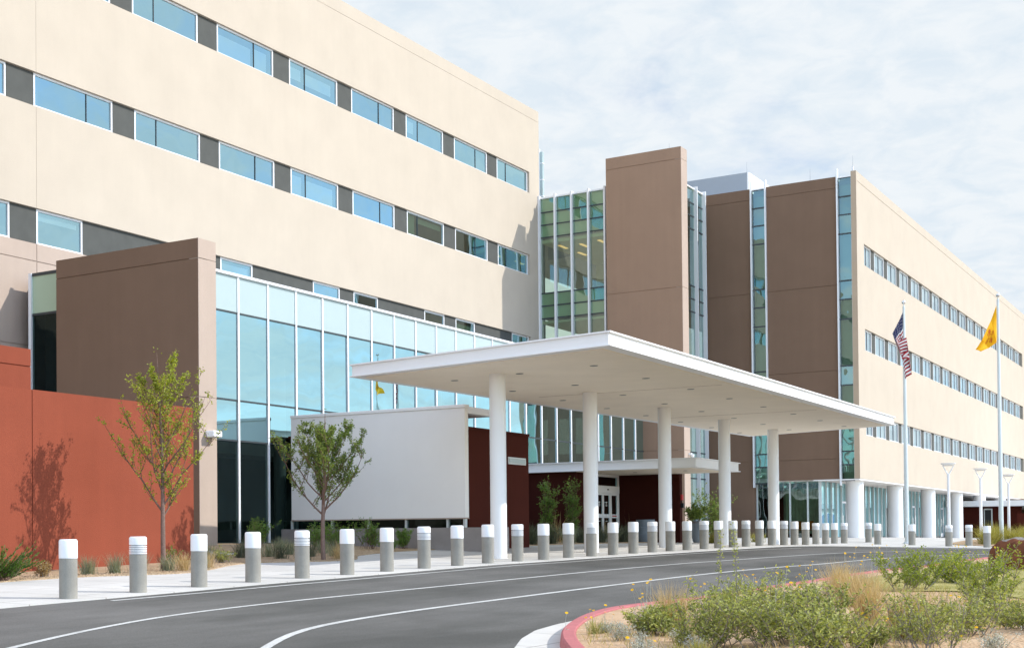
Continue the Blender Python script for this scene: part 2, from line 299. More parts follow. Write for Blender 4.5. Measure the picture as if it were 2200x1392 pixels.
def thing(name, loc, label, cat, group=None):
    o = bpy.data.objects.new(name, None); COL.objects.link(o); o.location = loc; o['_w'] = tuple(float(v) for v in loc)
    o.empty_display_size = .3
    return tag(o, label, cat, group)
def kids(o): return [c for c in COL.objects if c.parent == o]
def dup(root, loc, rz=0., sc=1., label=None, group=None):
    r = root.copy(); COL.objects.link(r); r.location = loc; r.rotation_euler = (0, 0, rz); r.scale = (sc, sc, sc)
    if label: r['label'] = label
    if group: r['group'] = group
    for ch in list(root.children):
        c = ch.copy(); COL.objects.link(c); c.parent = r
        for g in list(ch.children):
            d = g.copy(); COL.objects.link(d); d.parent = c
    return r
def struct(name, mb, mat, bevel=0):
    o = mb.build(name, mat, None, bevel); o['kind'] = 'structure'; return o
# stucco slab with real reveal joints. plane 'y' faces -y, plane 'x' faces -x
def stucco(mb, plane, at, us, zs, th=.3, gap=.03, mi=0, depth=.03):
    u0, u1, z0, z1 = us[0], us[-1], zs[0], zs[-1]
    def bx(a, b, c, d, p, q):
        if plane == 'y': mb.box(a, b, at+p, at+q, c, d, mi)
        else: mb.box(at+p, at+q, a, b, c, d, mi)
    bx(u0, u1, z0, z1, depth, th)
    g = gap/2
    for i in range(len(us)-1):
        for j in range(len(zs)-1):
            bx(us[i]+(g if i else 0), us[i+1]-(g if i < len(us)-2 else 0), zs[j]+(g if j else 0), zs[j+1]-(g if j < len(zs)-2 else 0), 0, depth)
    return mb
rnd = random.Random(7)
U = 1.08          # metres per plan unit of the forecourt drawing
def sp(pts): return [[p[0]*U, p[1]*U] for p in pts]
# ================================================================== SETTING
def resample(pts, n):
    p = np.array(pts, float); d = np.r_[0, np.cumsum(np.hypot(*np.diff(p, axis=0).T))]
    t = np.linspace(0, d[-1], n); return np.c_[np.interp(t, d, p[:, 0]), np.interp(t, d, p[:, 1])]
def smooth(p, k=2):
    p = np.array(p, float)
    for _ in range(k): p[1:-1] = .25*p[:-2]+.5*p[1:-1]+.25*p[2:]
    return p
def loft(name, a, b, rows, mat, off=0., zfn=None, n=None, pw=1., kind='structure', skirt=0.):
    """sheet between two plan polylines, draped on the terrain"""
    n = n or max(len(a), len(b), 40); A = resample(a, n); Bp = resample(b, n)
    ts = np.linspace(0, 1, rows)**pw; P = A[None]*(1-ts[:, None, None])+Bp[None]*ts[:, None, None]
    z = Gv(P[..., 0], P[..., 1])+off
    if zfn is not None: z = z+zfn(P[..., 0], P[..., 1], ts[:, None]+0*P[..., 0])
    mb = MB(); v = [(P[i, j, 0], P[i, j, 1], z[i, j]) for i in range(rows) for j in range(n)]
    fs = [(i*n+j, i*n+j+1, (i+1)*n+j+1, (i+1)*n+j) for i in range(rows-1) for j in range(n-1)]
    # upward facing
    e1 = Vector(v[1])-Vector(v[0]); e2 = Vector(v[n])-Vector(v[0])
    if e1.cross(e2).z < 0: fs = [tuple(reversed(f)) for f in fs]
    mb.add(v, fs, 0, True)
    if skirt:
        s0 = [(P[0, j, 0], P[0, j, 1], z[0, j]) for j in range(n)]; s1 = [(p[0], p[1], p[2]-skirt) for p in s0]
        mb.add(s0+s1, [(j, j+1, n+j+1, n+j) for j in range(n-1)], 0, False)
    o = mb.build(name, mat)
    if kind: o['kind'] = kind
    return o
# wide ground sheet to the horizon
def ground():
    def axis(lo, hi, c0, c1, st):
        a = list(np.arange(c0, c1+.01, st)); x = c0; s = st
        while x > lo: s *= 1.35; x -= s; a.insert(0, x)
        x = c1; s = st
        while x < hi: s *= 1.35; x += s; a.append(x)
        return np.array(a)
    X = axis(-2500, 4500, -20, 150, 3.); Y = axis(-3000, 3500, -30, 60, 3.)
    gx, gy = np.meshgrid(X, Y); gz = Gv(gx, gy)-.06
    n = len(X); v = [(gx[i, j], gy[i, j], gz[i, j]) for i in range(len(Y)) for j in range(n)]
    fs = [(i*n+j, i*n+j+1, (i+1)*n+j+1, (i+1)*n+j) for i in range(len(Y)-1) for j in range(n-1)]
    o = MB().add(v, fs, 0, True).build('ground', 'desert'); o['kind'] = 'structure'
ground()
edge = sp([[-30, 13.6], [2, 14.4], [14.7, 14.68], [19.4, 14.62], [26, 14.66], [33.6, 14.66], [40, 14.5], [47, 14.42], [52, 14.35], [56, 14.15], [60, 13.9], [63.5, 13.4], [65.6, 12.2], [66.3, 10.7], [66.3, 9.2], [66.0, 7], [66.5, 0], [68, -25]])
ed = resample(smooth(resample(edge, 200), 3), 160)
# road: everything on the photographer's side of the pavement edge
near = sp([[-30, -25], [0, -28], [30, -30], [68.2, -30]])
loft('road', ed, near, 34, 'asphalt', 0., n=160, pw=1.6)
back = [[-30, 34], [40, 35], [90, 36], [130, 36], [170, 30], [170, 10], [170, -25]]
loft('pavement', ed, back, 46, 'pave', .022, n=160, pw=1.5, skirt=.06)
# painted lane lines
def painted(name, pts, w, ext=None):
    p = smooth(resample(pts, 70), 3); t = np.gradient(p, axis=0); t /= np.hypot(*t.T)[:, None]; nn = np.c_[-t[:, 1], t[:, 0]]
    return loft(name, p-nn*w/2, p+nn*w/2, 2, 'line', .006, n=70)
painted('road_marking', sp([[16.7, 14.33], [21, 14.2], [26, 14.17], [32.2, 14.12], [38, 14.0], [44, 13.95], [48.5, 13.75], [52.5, 13.3]]), .1)
painted('road_marking', sp([[6, 8.4], [8.5, 9.8], [11.004,10.892],[12.821,11.56],[14.967,12.126], [16.7, 12.3], [19, 12.36], [22, 12.2], [27, 11.95], [32, 11.85], [37, 11.85], [42, 11.7], [47, 11.3], [50, 10.85], [53, 10]]), .10)
painted('road_marking', sp([[7.5, 5], [9.8, 7], [11.893,8.403],[12.922,8.892],[14.814,9.773], [16, 10.02], [17.6, 10.2], [19.8, 10.3], [23, 10.15], [27, 9.95], [32, 9.85], [37, 9.8], [42, 9.6], [46, 9.2], [50, 8.4], [54, 7.2]]), .115)
# planting beds along the buildings
b1 = smooth(resample(sp([[4, 18.6], [14, 18.9], [18.5, 19.1], [20, 19.2], [21.5, 19.15], [22.6, 18.5], [23.6, 18.15], [25.5, 18.9], [27.2, 19.75], [28.6, 20.1], [29.3, 19.4], [30.2, 18.66], [31.2, 18.6], [31.9, 19.0], [33, 19.7], [37.5, 20.7]])+[[42.97, 22.6]], 90), 1)
bed_end = [[4, 24], [25, 24], [34, 24.2], [35.6, 28.6], [40, 28.86], [42.97, 28.86]]
loft('planting_bed', b1, bed_end, 14, 'gravel', .045, n=90, skirt=.05)
loft('planting_bed', [[48.35, 22.5], [53.6, 22.1], [57.9, 21.6], [61.6, 21.7], [63.4, 22.6]], [[48.4, 26], [54, 26], [58.8, 25.9], [58.95, 24.2], [60.4, 24.1]], 8, 'gravel', .045, n=40, skirt=.04)
loft('planting_bed', [[75, 9.3], [84, 9.9], [100, 9], [112, 6.5]], [[77.5, 12.9], [86, 13.2], [98, 12.6], [110, 11]], 8, 'gravel', .045, n=40, skirt=.04)
# island: red kerb, gutter apron, planted mound
kb = smooth(resample(sp([[8.3, 2.2]])+D['kerb']+sp([[56, 4.4], [62, 1.5], [64, -4]]), 240), 6)
def offset(p, d):
    t = np.gradient(p, axis=0); t /= np.hypot(*t.T)[:, None]; return p+np.c_[t[:, 1], -t[:, 0]]*d
inner = offset(kb, .17)
def kerb():
    mb = MB(); n = len(kb); q = []
    prof = [(-.03, -.02), (-.012, .13), (.012, .152), (.15, .152), (.17, .14), (.175, .02)]
    for d, h in prof:
        p = offset(kb, d); z = Gv(kb[:, 0], kb[:, 1])+h; q += [(p[i, 0], p[i, 1], z[i]) for i in range(n)]
    fs = [(k*n+i, k*n+i+1, (k+1)*n+i+1, (k+1)*n+i) for k in range(len(prof)-1) for i in range(n-1)]
    fs = [tuple(reversed(f)) for f in fs]
    mb.add(q, fs, 0, False); o = mb.build('kerb', 'kerbred'); o['kind'] = 'structure'
kerb()
ap = sp([[9.0, 3.6], [10.724, 4.999], [13.16, 6.156], [14.957, 6.882], [16.087, 7.31], [17.304, 7.668], [18.4, 7.84], [19.5, 7.93], [20.6, 7.92]])
kseg = kb[(kb[:, 0] > 8.6*U) & (kb[:, 0] < 20.6*U)]
loft('gutter_apron', kseg, ap, 6, 'pave', .007, n=60)
far_in = sp([[9.5, -3], [16, -14], [30, -20], [50, -18], [63, -6.5]])
def mound(x, y, t): return .13+.14*np.clip(t*5, 0, 1)+.05*np.sin(x*1.3+y*.7)*np.clip(t*6, 0, 1)+.03*np.sin(x*.6-y*2.1)*np.clip(t*6, 0, 1)
loft('island_soil', inner, far_in, 60, 'dirt', 0., mound, n=240, pw=1.5)
ISL = [c for c in COL.objects if c.name == 'island_soil'][0]
iv = np.array([tuple(v.co) for v in ISL.data.vertices])
def GI(x, y):
    d = (iv[:, 0]-x)**2+(iv[:, 1]-y)**2; k = np.argsort(d)[:4]; w = 1/(d[k]+1e-6); return float((iv[k, 2]*w).sum()/w.sum())
# thin turf on the far part of the island
tf = sp([[27, 6.55], [32, 6.5], [38, 6.3], [44, 5.9], [50, 5.0]]); tb = sp([[24, 1.8], [29, .6], [36, -1], [44, -3], [54, -4]])
def tz(x, y, t): return np.vectorize(GI)(x, y)-Gv(x, y)+.02
loft('turf_patch', tf, tb, 26, 'turf', 0., tz, n=60)
# far hills on the horizon
def hills():
    mb = MB(); n = 90
    for ring, (dist, h, seed) in enumerate([(4200, 70, 3), (3300, 34, 9)]):
        rr = random.Random(seed); ph = [rr.uniform(0, 6.3) for _ in range(5)]; v = []
        for i in range(n):
            a = R(-75+250*i/(n-1)); x = 60+dist*math.cos(a); y = dist*math.sin(a)
            z = h*(.55+.25*math.sin(a*5+ph[0])+.16*math.sin(a*13+ph[1])+.08*math.sin(a*31+ph[2]))
            v += [(x, y, -5), (x*.93, y*.93, -5+z*.0), (x, y, z)]
        fs = []
        for i in range(n-1):
            a, b = 3*i, 3*(i+1); fs += [(a+1, b+1, b+2, a+2), (a, a+2, b+2, b)]
        mb.add(v, fs, 0, True)
    o = mb.build('hills', 'hill'); o['kind'] = 'structure'
hills()

# ================================================================== LEFT OFFICE BLOCK
YL = 35.35; XE = 80.97
def window_y(par, x0, x1, z0, z1, y, mull=None, gm='glass', fw=.075, blinds=(), fm='wmetal', sill=True, mm='dmetal'):
    """window in a wall that faces -y: frame mesh with pane and blind children"""
    f = MB(); d = .10
    f.box(x0, x1, y, y+d, z1-fw, z1); f.box(x0, x1, y, y+d, z0, z0+fw)
    f.box(x0, x0+fw, y, y+d, z0+fw, z1-fw); f.box(x1-fw, x1, y, y+d, z0+fw, z1-fw)
    if sill: f.box(x0, x1, y-.035, y, z0-.004, z0+.03)
    w = f.build('window', fm, par)
    xs = [x0+fw]+([mull] if mull else [])+[x1-fw]
    g = MB()
    for a, b in zip(xs[:-1], xs[1:]):
        t = rnd.uniform(-1, 1)*.004; s_ = rnd.uniform(-1, 1)*.004
        g.add([(a, y+.05, z0+fw), (b, y+.05+t, z0+fw), (b, y+.05+t+s_, z1-fw), (a, y+.05+s_, z1-fw)], [(0, 1, 2, 3)])
    p = g.build('pane', gm, w)
    if mull: MB().box(mull-.016, mull+.016, y+.022, y+.07, z0+fw, z1-fw).build('mullion', mm, w)
    for (a, b, c, dd, bm) in blinds:
        MB().box(a, b, y+.16, y+.175, c, dd).build('blind', bm, w)
    return w
off = thing('office_building', (10, YL, -.3), 'long cream stucco office wing with three rows of ribbon windows', 'building')
rows = [(20.39, 21.65), (15.46, 16.70), (10.52, 11.81)]
wl = MB(); xe = 79.55
stucco(wl, 'y', YL, [10, 37.2, XE], [21.65, 24.92, 25.56], gap=.016)
stucco(wl, 'y', YL, [10, 37.2, XE], [16.70, 20.39], gap=.012); stucco(wl, 'y', YL, [10, 37.2, XE], [11.81, 15.46], gap=.012)
for z0, z1 in rows: stucco(wl, 'y', YL, [xe, XE], [z0, z1], gap=.01)
wl.box(80.55, XE-.002, YL+.31, 62, -.3, 25.56); wl.box(10, 80.54, 61.5, 62, -.3, 25.56)
wl.build('wall', 'cream', off)
lw = MB(); stucco(lw, 'y', YL, [10, 37.2, XE], [-.4, 6.84, 9.89, 10.52]); lw.build('lower_wall', 'taupe', off)
MB().box(10.1, 80.5, YL+.32, 61.4, 25.0, 25.2).build('roof', 'lgrey', off)
itr = MB()
for z0, z1 in rows:
    a, b, y0, y1, zf, zc = 10., 80.5, YL+.32, YL+4.2, z0-.85, z1+1.1
    itr.add([(a, y1, zf), (b, y1, zf), (b, y1, zc), (a, y1, zc)], [(0, 1, 2, 3)]); itr.add([(a, y0, zf), (b, y0, zf), (b, y1, zf), (a, y1, zf)], [(0, 1, 2, 3)])
    itr.add([(a, y0, zc), (b, y0, zc), (b, y1, zc), (a, y1, zc)], [(3, 2, 1, 0)]); itr.add([(b, y0, zf), (b, y1, zf), (b, y1, zc), (b, y0, zc)], [(0, 1, 2, 3)])
    for x in np.arange(14, 80, 5.45): itr.box(x+2.05, x+2.2, y0+.35, y1, zf, zc)
itr.build('interior', 'interior', off)
W1 = [(31.9, 36.0, 33.2), (37.3, 41.41, 40.1), (42.73, 46.96, 44.1), (48.31, 52.52, 51.07), (53.82, 57.95, 55.16), (59.25, 63.38, 61.92), (64.65, 68.73, 65.95), (70.03, 74.05, 72.65), (75.34, 79.5, 76.57)]
W2 = [(31.6, 35.77, 34.6), (37.18, 41.51, 40.05), (42.84, 47.07, 44.23), (48.41, 52.56, 51.12), (53.89, 57.96, 55.17), (59.3, 63.38, 61.98), (64.69, 68.74, 65.86), (70.07, 74.03, 72.55), (75.39, 79.5, 76.53)]
W3 = [(27.5, 29.8, None), (32.4, 35.93, None), (37.3, 39.76, None), (48.46, 50.81, None), (55.69, 58.03, None), (59.32, 61.64, None), (66.48, 68.71, None), (70.03, 72.33, None), (77.15, 79.5, None)]
BL = {(0, 3): [(48.45, 50.98, .06, .92, 'blind'), (51.16, 52.2, .06, 1.0, 'blind')], (0, 4): [(53.95, 55.0, .48, 1.0, 'blind'), (55.25, 57.6, .42, .95, 'blind')], (0, 6): [(64.75, 65.7, .45, 1.05, 'blind')],
      (1, 4): [(54.0, 55.0, .06, 1.0, 'blind'), (55.25, 57.7, .06, .95, 'blind')], (1, 6): [(64.8, 65.75, .05, 1.15, 'gblind'), (66., 68.6, .82, 1.1, 'gblind')], (2, 7): [(70.1, 72.2, .05, 1.05, 'gblind')],
      (1, 0): [(31.8, 34.4, .3, 1.1, 'blind')], (2, 2): [(37.45, 39.6, .93, 1.12, 'blind')], (0, 1): [(37.5, 39.9, .3, 1.1, 'blind')], (2, 3): [(48.6, 50.7, .3, 1.1, 'blind')]}
for k, (W, (z0, z1)) in enumerate(zip((W1, W2, W3), rows)):
    last = 10.
    for i, (x0, x1, mu) in enumerate(W):
        window_y(off, x0, x1, z0+.005, z1-.005, YL+.11, mu, 'glass', blinds=[(a, b, z0+c, z0+d_, m_) for a, b, c, d_, m_ in BL.get((k, i), [])])
        MB().box(last, x0, YL+.12, YL+.30, z0+.002, z1-.002).build('infill_panel', 'gpanel', off); last = x1
    # thin bright flashing along the strip head
fin = MB(); fin.box(89.95, 90.2, 39.02, 39.2, 10, 25.7); fin.build('tower_glass', 'spandrel', None)
o = COL.objects['tower_glass']; tag(o, 'slim white glazed fin rising behind the cream wing roof corner', 'tower')
fm = MB(); fm.box(89.9, 90.0, 39.2, 39.32, 10, 25.9)
for z in (20.5, 21.6, 22.7, 23.8, 24.9): fm.box(89.93, 90.21, 39.0, 39.2, z, z+.06)
fmo = fm.build('frame', 'wmetal', o)
# ================================================================== GLASS LOBBY (curtain wall)
YC = 28.9; ZT = 9.13
lob = thing('glass_lobby', (36.7, YC, -.27), 'tall glass curtain wall lobby with white mullions and frosted top panels', 'building')
mx = [36.66, 38.655]+[40.49+1.835*k for k in range(22)]+[80.66]
mx = [x for i, x in enumerate(mx) if i == 0 or x-mx[i-1] > .5]
for x in mx[2:]:
    MB().box(x-.05, x+.05, YC-.045, YC+.08, -.35, ZT-.07).build('mullion', 'wmetal', lob)
MB().box(36.64, 80.68, YC-.10, YC+.12, ZT-.07, ZT+.02).build('head_rail', 'wmetal', lob)
for z in (7.79, 4.75, 3.35):
    MB().box(36.64, 80.68, YC-.035, YC+.08, z-.03, z+.03).build('transom', 'dmetal', lob)
MB().box(36.64, 80.68, YC-.06, YC+.10, -.36, -.20).build('base_rail', 'dmetal', lob)
gx = [36.66]+mx[2:]
for a, b in zip(gx[:-1], gx[1:]):
    g = MB()
    for z0, z1, mi in ((-.2, 3.32, 1), (3.38, 4.72, 0), (4.78, 7.76, 0)):
        t = rnd.uniform(-1, 1)*.006; s_ = rnd.uniform(-1, 1)*.006
        g.add([(a, YC, z0), (b, YC+t, z0), (b, YC+t+s_, z1), (a, YC+s_, z1)], [(0, 1, 2, 3)], mi)
    g.build('pane', ['cglass', 'dglass'], lob)
    MB().box(a+.045, b-.045, YC-.005, YC+.02, 7.82, ZT-.07).build('spandrel_panel', 'spandrel', lob)
MB().box(36.95, 80.68, YC+.13, YL-.01, ZT-.15, ZT).build('roof', 'lgrey', lob)
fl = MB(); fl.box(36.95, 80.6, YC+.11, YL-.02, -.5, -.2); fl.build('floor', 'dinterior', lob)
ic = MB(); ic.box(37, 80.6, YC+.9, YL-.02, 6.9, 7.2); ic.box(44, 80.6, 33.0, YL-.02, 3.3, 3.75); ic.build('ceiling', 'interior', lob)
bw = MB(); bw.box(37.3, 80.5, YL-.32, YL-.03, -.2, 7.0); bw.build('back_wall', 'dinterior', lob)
for x in (39.6, 45.6, 52, 58.5, 65, 71.5, 77.5):
    MB().lathe([(.24, -.2), (.24, 6.9)], (x, 30.6, 0), 20).build('column', 'white', lob)
# side return of the lobby facing the drive
XW = 36.24; YW = 34.70
for z0, z1, mt in ((-.2, 3.3, 'dglass'), (3.36, 7.76, 'dglass'), (7.82, 9.13, 'gspan')):
    MB().add([(XW, YW-.02, z0), (XW, 33.0, z0), (XW, 33.0, z1), (XW, YW-.02, z1)], [(0, 1, 2, 3)]).build('pane' if mt == 'dglass' else 'spandrel_panel', mt, lob)
MB().box(XW-.08, XW+.08, YW-.05, YW+.08, -.3, 9.24).build('mullion', 'wmetal', lob)
MB().box(XW-.03, XW+.1, 33.0, YW-.06, 9.13, 9.24).build('head_rail', 'dmetal', lob)
MB().box(XW-.03, XW+.1, 33.0, YW-.06, 7.75, 7.83).build('transom', 'dmetal', lob)
MB().box(XW+.09, 37.2, YW-.02, YW+.06, -.3, 9.2).build('return_wall', 'dinterior', lob)
MB().box(36.9, 37.2, 33.06, YW-.03, -.3, 9.1).build('return_wall', 'dinterior', lob)
MB().box(XW+.1, 37.2, 33.06, YW-.05, 9.1, 9.2).build('roof', 'lgrey', lob)
ch = thing('lounge_chair', (38.2, 29.7, -.2), 'tan lounge chair behind the glass beside the taupe pier', 'chair')
MB().box(37.9, 38.6, 29.4, 30.1, .15, .27).build('seat', 'orange', ch, .03)
MB().box(37.88, 37.98, 29.4, 30.1, .28, .85).build('backrest', 'orange', ch, .03)
for sx in (37.93, 38.54):
    for sy in (29.45, 30.05): MB().box(sx-.02, sx+.02, sy-.02, sy+.02, -.2, .15).build('leg', 'dmetal', ch)
# ================================================================== TAUPE FIN WALL left of the lobby
fw_ = thing('fin_wall', (35.7, 27, -.4), 'thick taupe stucco wall block ending the glass lobby behind the first tree', 'wall')
f = MB()
stucco(f, 'x', 35.7, [27.0, 33.03], [-.45, 4.42, 8.785, 9.41], th=.5)
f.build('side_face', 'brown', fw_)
f = MB(); f2 = [-.45, 4.42, 8.785, 9.405]
for i in range(3): f.box(35.703, 36.63, 26.985, 27.35, f2[i]+(.01 if i else 0), f2[i+1]-(.01 if i < 2 else 0))
f.box(36.21, 36.62, 27.36, 33.03, -.45, 9.40); f.box(35.72, 36.61, 27.0, 27.36, -.44, 9.39)
f.build('pier', 'taupe', fw_)
wlp = thing('wall_lamp', (36.2, 26.985, 3.26), 'small white box lamp fixed to the taupe pier beside the glass', 'lamp')
MB().box(35.98, 36.44, 26.62, 26.98, 3.15, 3.36).build('housing', 'white', wlp, .04, 3)
MB().box(36.06, 36.36, 26.70, 26.92, 3.135, 3.149).build('lens', 'spandrel', wlp)
# ================================================================== TERRACOTTA WALLS
rw = thing('garden_wall', (24.8, 23.76, -.9), 'long terracotta red stucco wall behind the first young tree', 'wall')
f = MB(); stucco(f, 'y', 23.76, [6, 24.82, 31.16], [-1.4, 3.56], gap=.024, th=.4); f.build('wall_face', 'red', rw)
rw2 = thing('garden_wall', (25, 28, -.5), 'higher terracotta wall set back against the taupe facade at far left', 'wall')
f = MB(); stucco(f, 'y', 28.0, [8, 29.2], [-.8, 4.83, 5.32], th=.4); f.build('wall_face', 'red', rw2)
# ================================================================== GLAZED CONNECTOR between the wings
con = thing('glazed_link', (XE, 33.3, -.3), 'glazed green link with white fins between cream wing and brown tower', 'building')
ZL = 20.31; yf = [31.22, 32.22, 33.26, 34.30, 35.30]
for y in yf: MB().box(XE-.24, XE+.06, y-.05, y+.05, -.3, ZL+.12).build('fin', 'wmetal', con)
bases = [17.91, 13.03, 8.15, 3.27]
rails = []
for b in bases: rails += [b, b+.76, b+1.52]
for z in rails: MB().box(XE-.03, XE+.05, 31.22, 35.3, z-.035, z+.035).build('transom', 'dmetal', con)
MB().box(XE-.10, XE+.2, 31.2, 35.34, ZL-.06, ZL+.03).build('head_rail', 'wmetal', con)
for a, b in zip(yf[:-1], yf[1:]):
    g = MB(); s_ = MB()
    zz = sorted(rails)
    for k in range(len(zz)):
        z0 = zz[k]; z1 = zz[k+1] if k+1 < len(zz) else ZL-.06
        t = rnd.uniform(-1, 1)*.012; u_ = rnd.uniform(-1, 1)*.012
        (g).add([(XE, b, z0), (XE+t, a, z0), (XE+t+u_, a, z1), (XE+u_, b, z1)], [(0, 1, 2, 3)])
        if z1-z0 < 1.2: s_.box(XE+.12, XE+.16, a, b, z0, z1)
    g.add([(XE, b, -.3), (XE, a, -.3), (XE, a, 3.27), (XE, b, 3.27)], [(0, 1, 2, 3)])
    g.build('pane', 'gglass', con); s_.build('shadow_box', 'gspan', con)
it = MB()
for z in (13.05, 8.17, 3.29): it.box(XE+.17, 90, 31.25, 35.3, z, z+.3)
it.box(XE+.17, 90, 31.2, 35.3, 20.2, 20.3); it.box(XE+.17, 90, 31.1, 31.2, -.3, 20.2)
it.box(89.8, 90, 31.25, 35.3, -.3, 20.2); it.build('interior', 'ceil', con)
it = MB(); it.box(XE+.18, 89.7, 31.25, 35.3, 17.6, 17.8); it.box(XE+.18, 89.7, 31.25, 35.3, 12.75, 12.9); it.build('ceiling', 'ceil', con)
for y, x in ((34.6, 82.2), (33.4, 82.6), (32.1, 82.2), (34.5, 85), (32.2, 85.2)):
    MB().box(x-.1, x+1.1, y-.09, y+.09, 17.56, 17.595).build('ceiling_lamp', 'lamp', con)
# ================================================================== BROWN TOWER
tw = thing('stair_tower', (80.3, 28.9, -.3), 'tall brown stucco tower slab behind the entrance canopy', 'tower')
f = MB(); stucco(f, 'x', 80.3, [26.56, 30.93], [-.4, 4.76, 9.31, 13.95, 21.19, 21.87], th=.5); f.build('side_face', 'brown_bounce', tw)
f = MB(); zz = [-.4, 4.76, 9.31, 13.95, 21.19, 21.865]
for i in range(5): f.box(80.303, 81.32, 26.545, 26.88, zz[i]+(.01 if i else 0), zz[i+1]-(.01 if i < 4 else 0))
f.box(80.32, 81.31, 26.58, 26.90, -.39, 21.85); f.box(80.81, 81.31, 26.91, 30.92, -.39, 21.86); f.build('front_face', 'taupe', tw)
cam_ = thing('security_camera', (81.1, 26.5, 4.55), 'white dome camera on the pale edge of the brown tower', 'camera')
MB().box(81.04, 81.16, 26.38, 26.54, 4.5, 4.62).build('mount', 'white', cam_); MB().lathe([(.0, -.16), (.07, -.13), (.09, -.05), (.09, .02), (.0, .03)], (81.1, 26.35, 4.5), 14).build('dome', 'white', cam_)
# narrow glazed recess right of the tower
XR = 86.43
rec = thing('glazed_recess', (84, 27.2, -.3), 'narrow green glass strip with white fins right of the brown tower', 'building')
for x in (81.42, 84.45, 86.0): MB().box(x-.045, x+.045, 26.98, 27.25, -.3, 20.45 if x > 82 else 20.3).build('fin', 'wmetal', rec)
g = MB()
zz = [-.3]+sorted(rails)+[20.25]
for a, b in ((81.42, 84.45), (84.45, 86.0)):
    for z0, z1 in zip(zz[:-1], zz[1:]):
        t = rnd.uniform(-1, 1)*.012; g.add([(a, 27.2, z0), (b, 27.2+t, z0), (b, 27.2+t, z1), (a, 27.2, z1)], [(0, 1, 2, 3)])
g.build('pane', 'strip', rec)
for z in rails: MB().box(81.42, 86.06, 27.16, 27.24, z-.035, z+.035).build('transom', 'dmetal', rec)
MB().box(81.42, 86.1, 27.1, 27.3, 20.25, 20.33).build('head_rail', 'wmetal', rec)
MB().box(81.42, 86.1, 28.2, 28.4, -.3, 20.2).build('back_wall', 'gspan', rec)
# ================================================================== RIGHT WING
YR = 18.7
rwg = thing('office_building', (XR, YR, -.3), 'right cream office wing on round white columns with brown end wall', 'building')
f = MB(); stucco(f, 'x', XR, [24.5, 27.42], [-.4, 4.25, 9.28, 14.12, 19.65, 20.3], th=.4); stucco(f, 'x', XR, [19.73, 23.62], [3.1, 4.25, 9.28, 14.12, 19.65, 20.3], th=.4)
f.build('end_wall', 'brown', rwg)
f = MB(); stucco(f, 'x', XR, [YR+.002, 18.97], [3.1, 5.62, 6.85, 10.49, 11.73, 15.39, 16.62, 19.95, 20.5], th=.3, gap=.012); f.build('corner_return', 'tan', rwg)
f = MB(); XZ = 175.
rr = [(15.39, 16.62), (10.49, 11.73), (5.62, 6.85)]
stucco(f, 'y', YR, [XR+.003, XZ], [16.62, 19.95, 20.5], th=.29); stucco(f, 'y', YR, [XR+.003, XZ], [11.73, 15.39]); stucco(f, 'y', YR, [XR+.003, XZ], [6.85, 10.49]); stucco(f, 'y', YR, [XR+.003, XZ], [3.1, 5.62])
for z0, z1 in rr: stucco(f, 'y', YR, [XR+.003, 88.15], [z0, z1]); stucco(f, 'y', YR, [152.2, XZ], [z0, z1])
f.build('wall', 'cream', rwg)
MB().box(XR+.42, XZ, YR+.31, 45, 19.9, 20.1).build('roof', 'lgrey', rwg)
it = MB()
for z0, z1 in rr:
    a, b, y0, y1, zf, zc = 88., 153., YR+.32, YR+4, z0-.85, z1+1
    it.add([(a, y1, zf), (b, y1, zf), (b, y1, zc), (a, y1, zc)], [(0, 1, 2, 3)]); it.add([(a, y0, zf), (b, y0, zf), (b, y1, zf), (a, y1, zf)], [(0, 1, 2, 3)]); it.add([(a, y0, zc), (b, y0, zc), (b, y1, zc), (a, y1, zc)], [(3, 2, 1, 0)])
    it.add([(b, y0, zf), (b, y1, zf), (b, y1, zc), (b, y0, zc)], [(0, 1, 2, 3)])
it.build('interior', 'interior', rwg)
MB().box(86.9, XZ, 26, 26.3, -.3, 20).build('rear_wall', 'dinterior', rwg)
for k, (z0, z1) in enumerate(rr):
    xs = [(88.2, 90.3)]+[(91.27+3.565*i, 93.83+3.565*i) for i in range(17)]; last = 88.15
    for i, (x0, x1) in enumerate(xs):
        bl = [(x0+.1, x1-.1, z0+rnd.choice([.1, .1, .5, .75]), z1-.12, 'blind')] if rnd.random() < .85 else []
        window_y(rwg, x0, x1, z0+.005, z1-.005, YR+.11, (x0+x1)/2, 'rglass', .07, blinds=bl, mm='lgrey')
        MB().box(last, x0, YR+.12, YR+.30, z0+.002, z1-.002).build('infill_panel', 'gpanel', rwg); last = x1
    MB().box(last, 152.2, YR+.12, YR+.30, z0+.002, z1-.002).build('infill_panel', 'gpanel', rwg)
# tall glass strips in the end wall
for ya, yb, zb in ((23.66, 24.46, 2.95), (18.98, 19.69, 3.02)):
    zs = [zb]+[z for z in (3.9, 4.66, 8.41, 9.5, 12.15, 13.27, 14.33, 17.0, 18.08, 19.12) if z > zb+.3]+[20.2]
    g = MB()
    for z0, z1 in zip(zs[:-1], zs[1:]):
        t = rnd.uniform(-1, 1)*.012; u_ = rnd.uniform(-1, 1)*.014
        g.add([(XR+.06, yb, z0), (XR+.06+t, ya, z0), (XR+.06+t+u_, ya, z1), (XR+.06+u_, yb, z1)], [(0, 1, 2, 3)])
    g.build('glass_strip', 'strip', rwg)
    bk = MB(); bk.box(XR+.5, XR+.55, ya, yb, zb, 20.2); bk.build('shadow_box', 'gspan', rwg)
    for z in zs: MB().box(XR+.02, XR+.10, ya, yb, z-.04, z+.04).build('transom', 'dmetal', rwg)
    MB().box(XR+.0, XR+.6, ya, yb, 20.2, 20.28).build('strip_cap', 'wmetal', rwg)
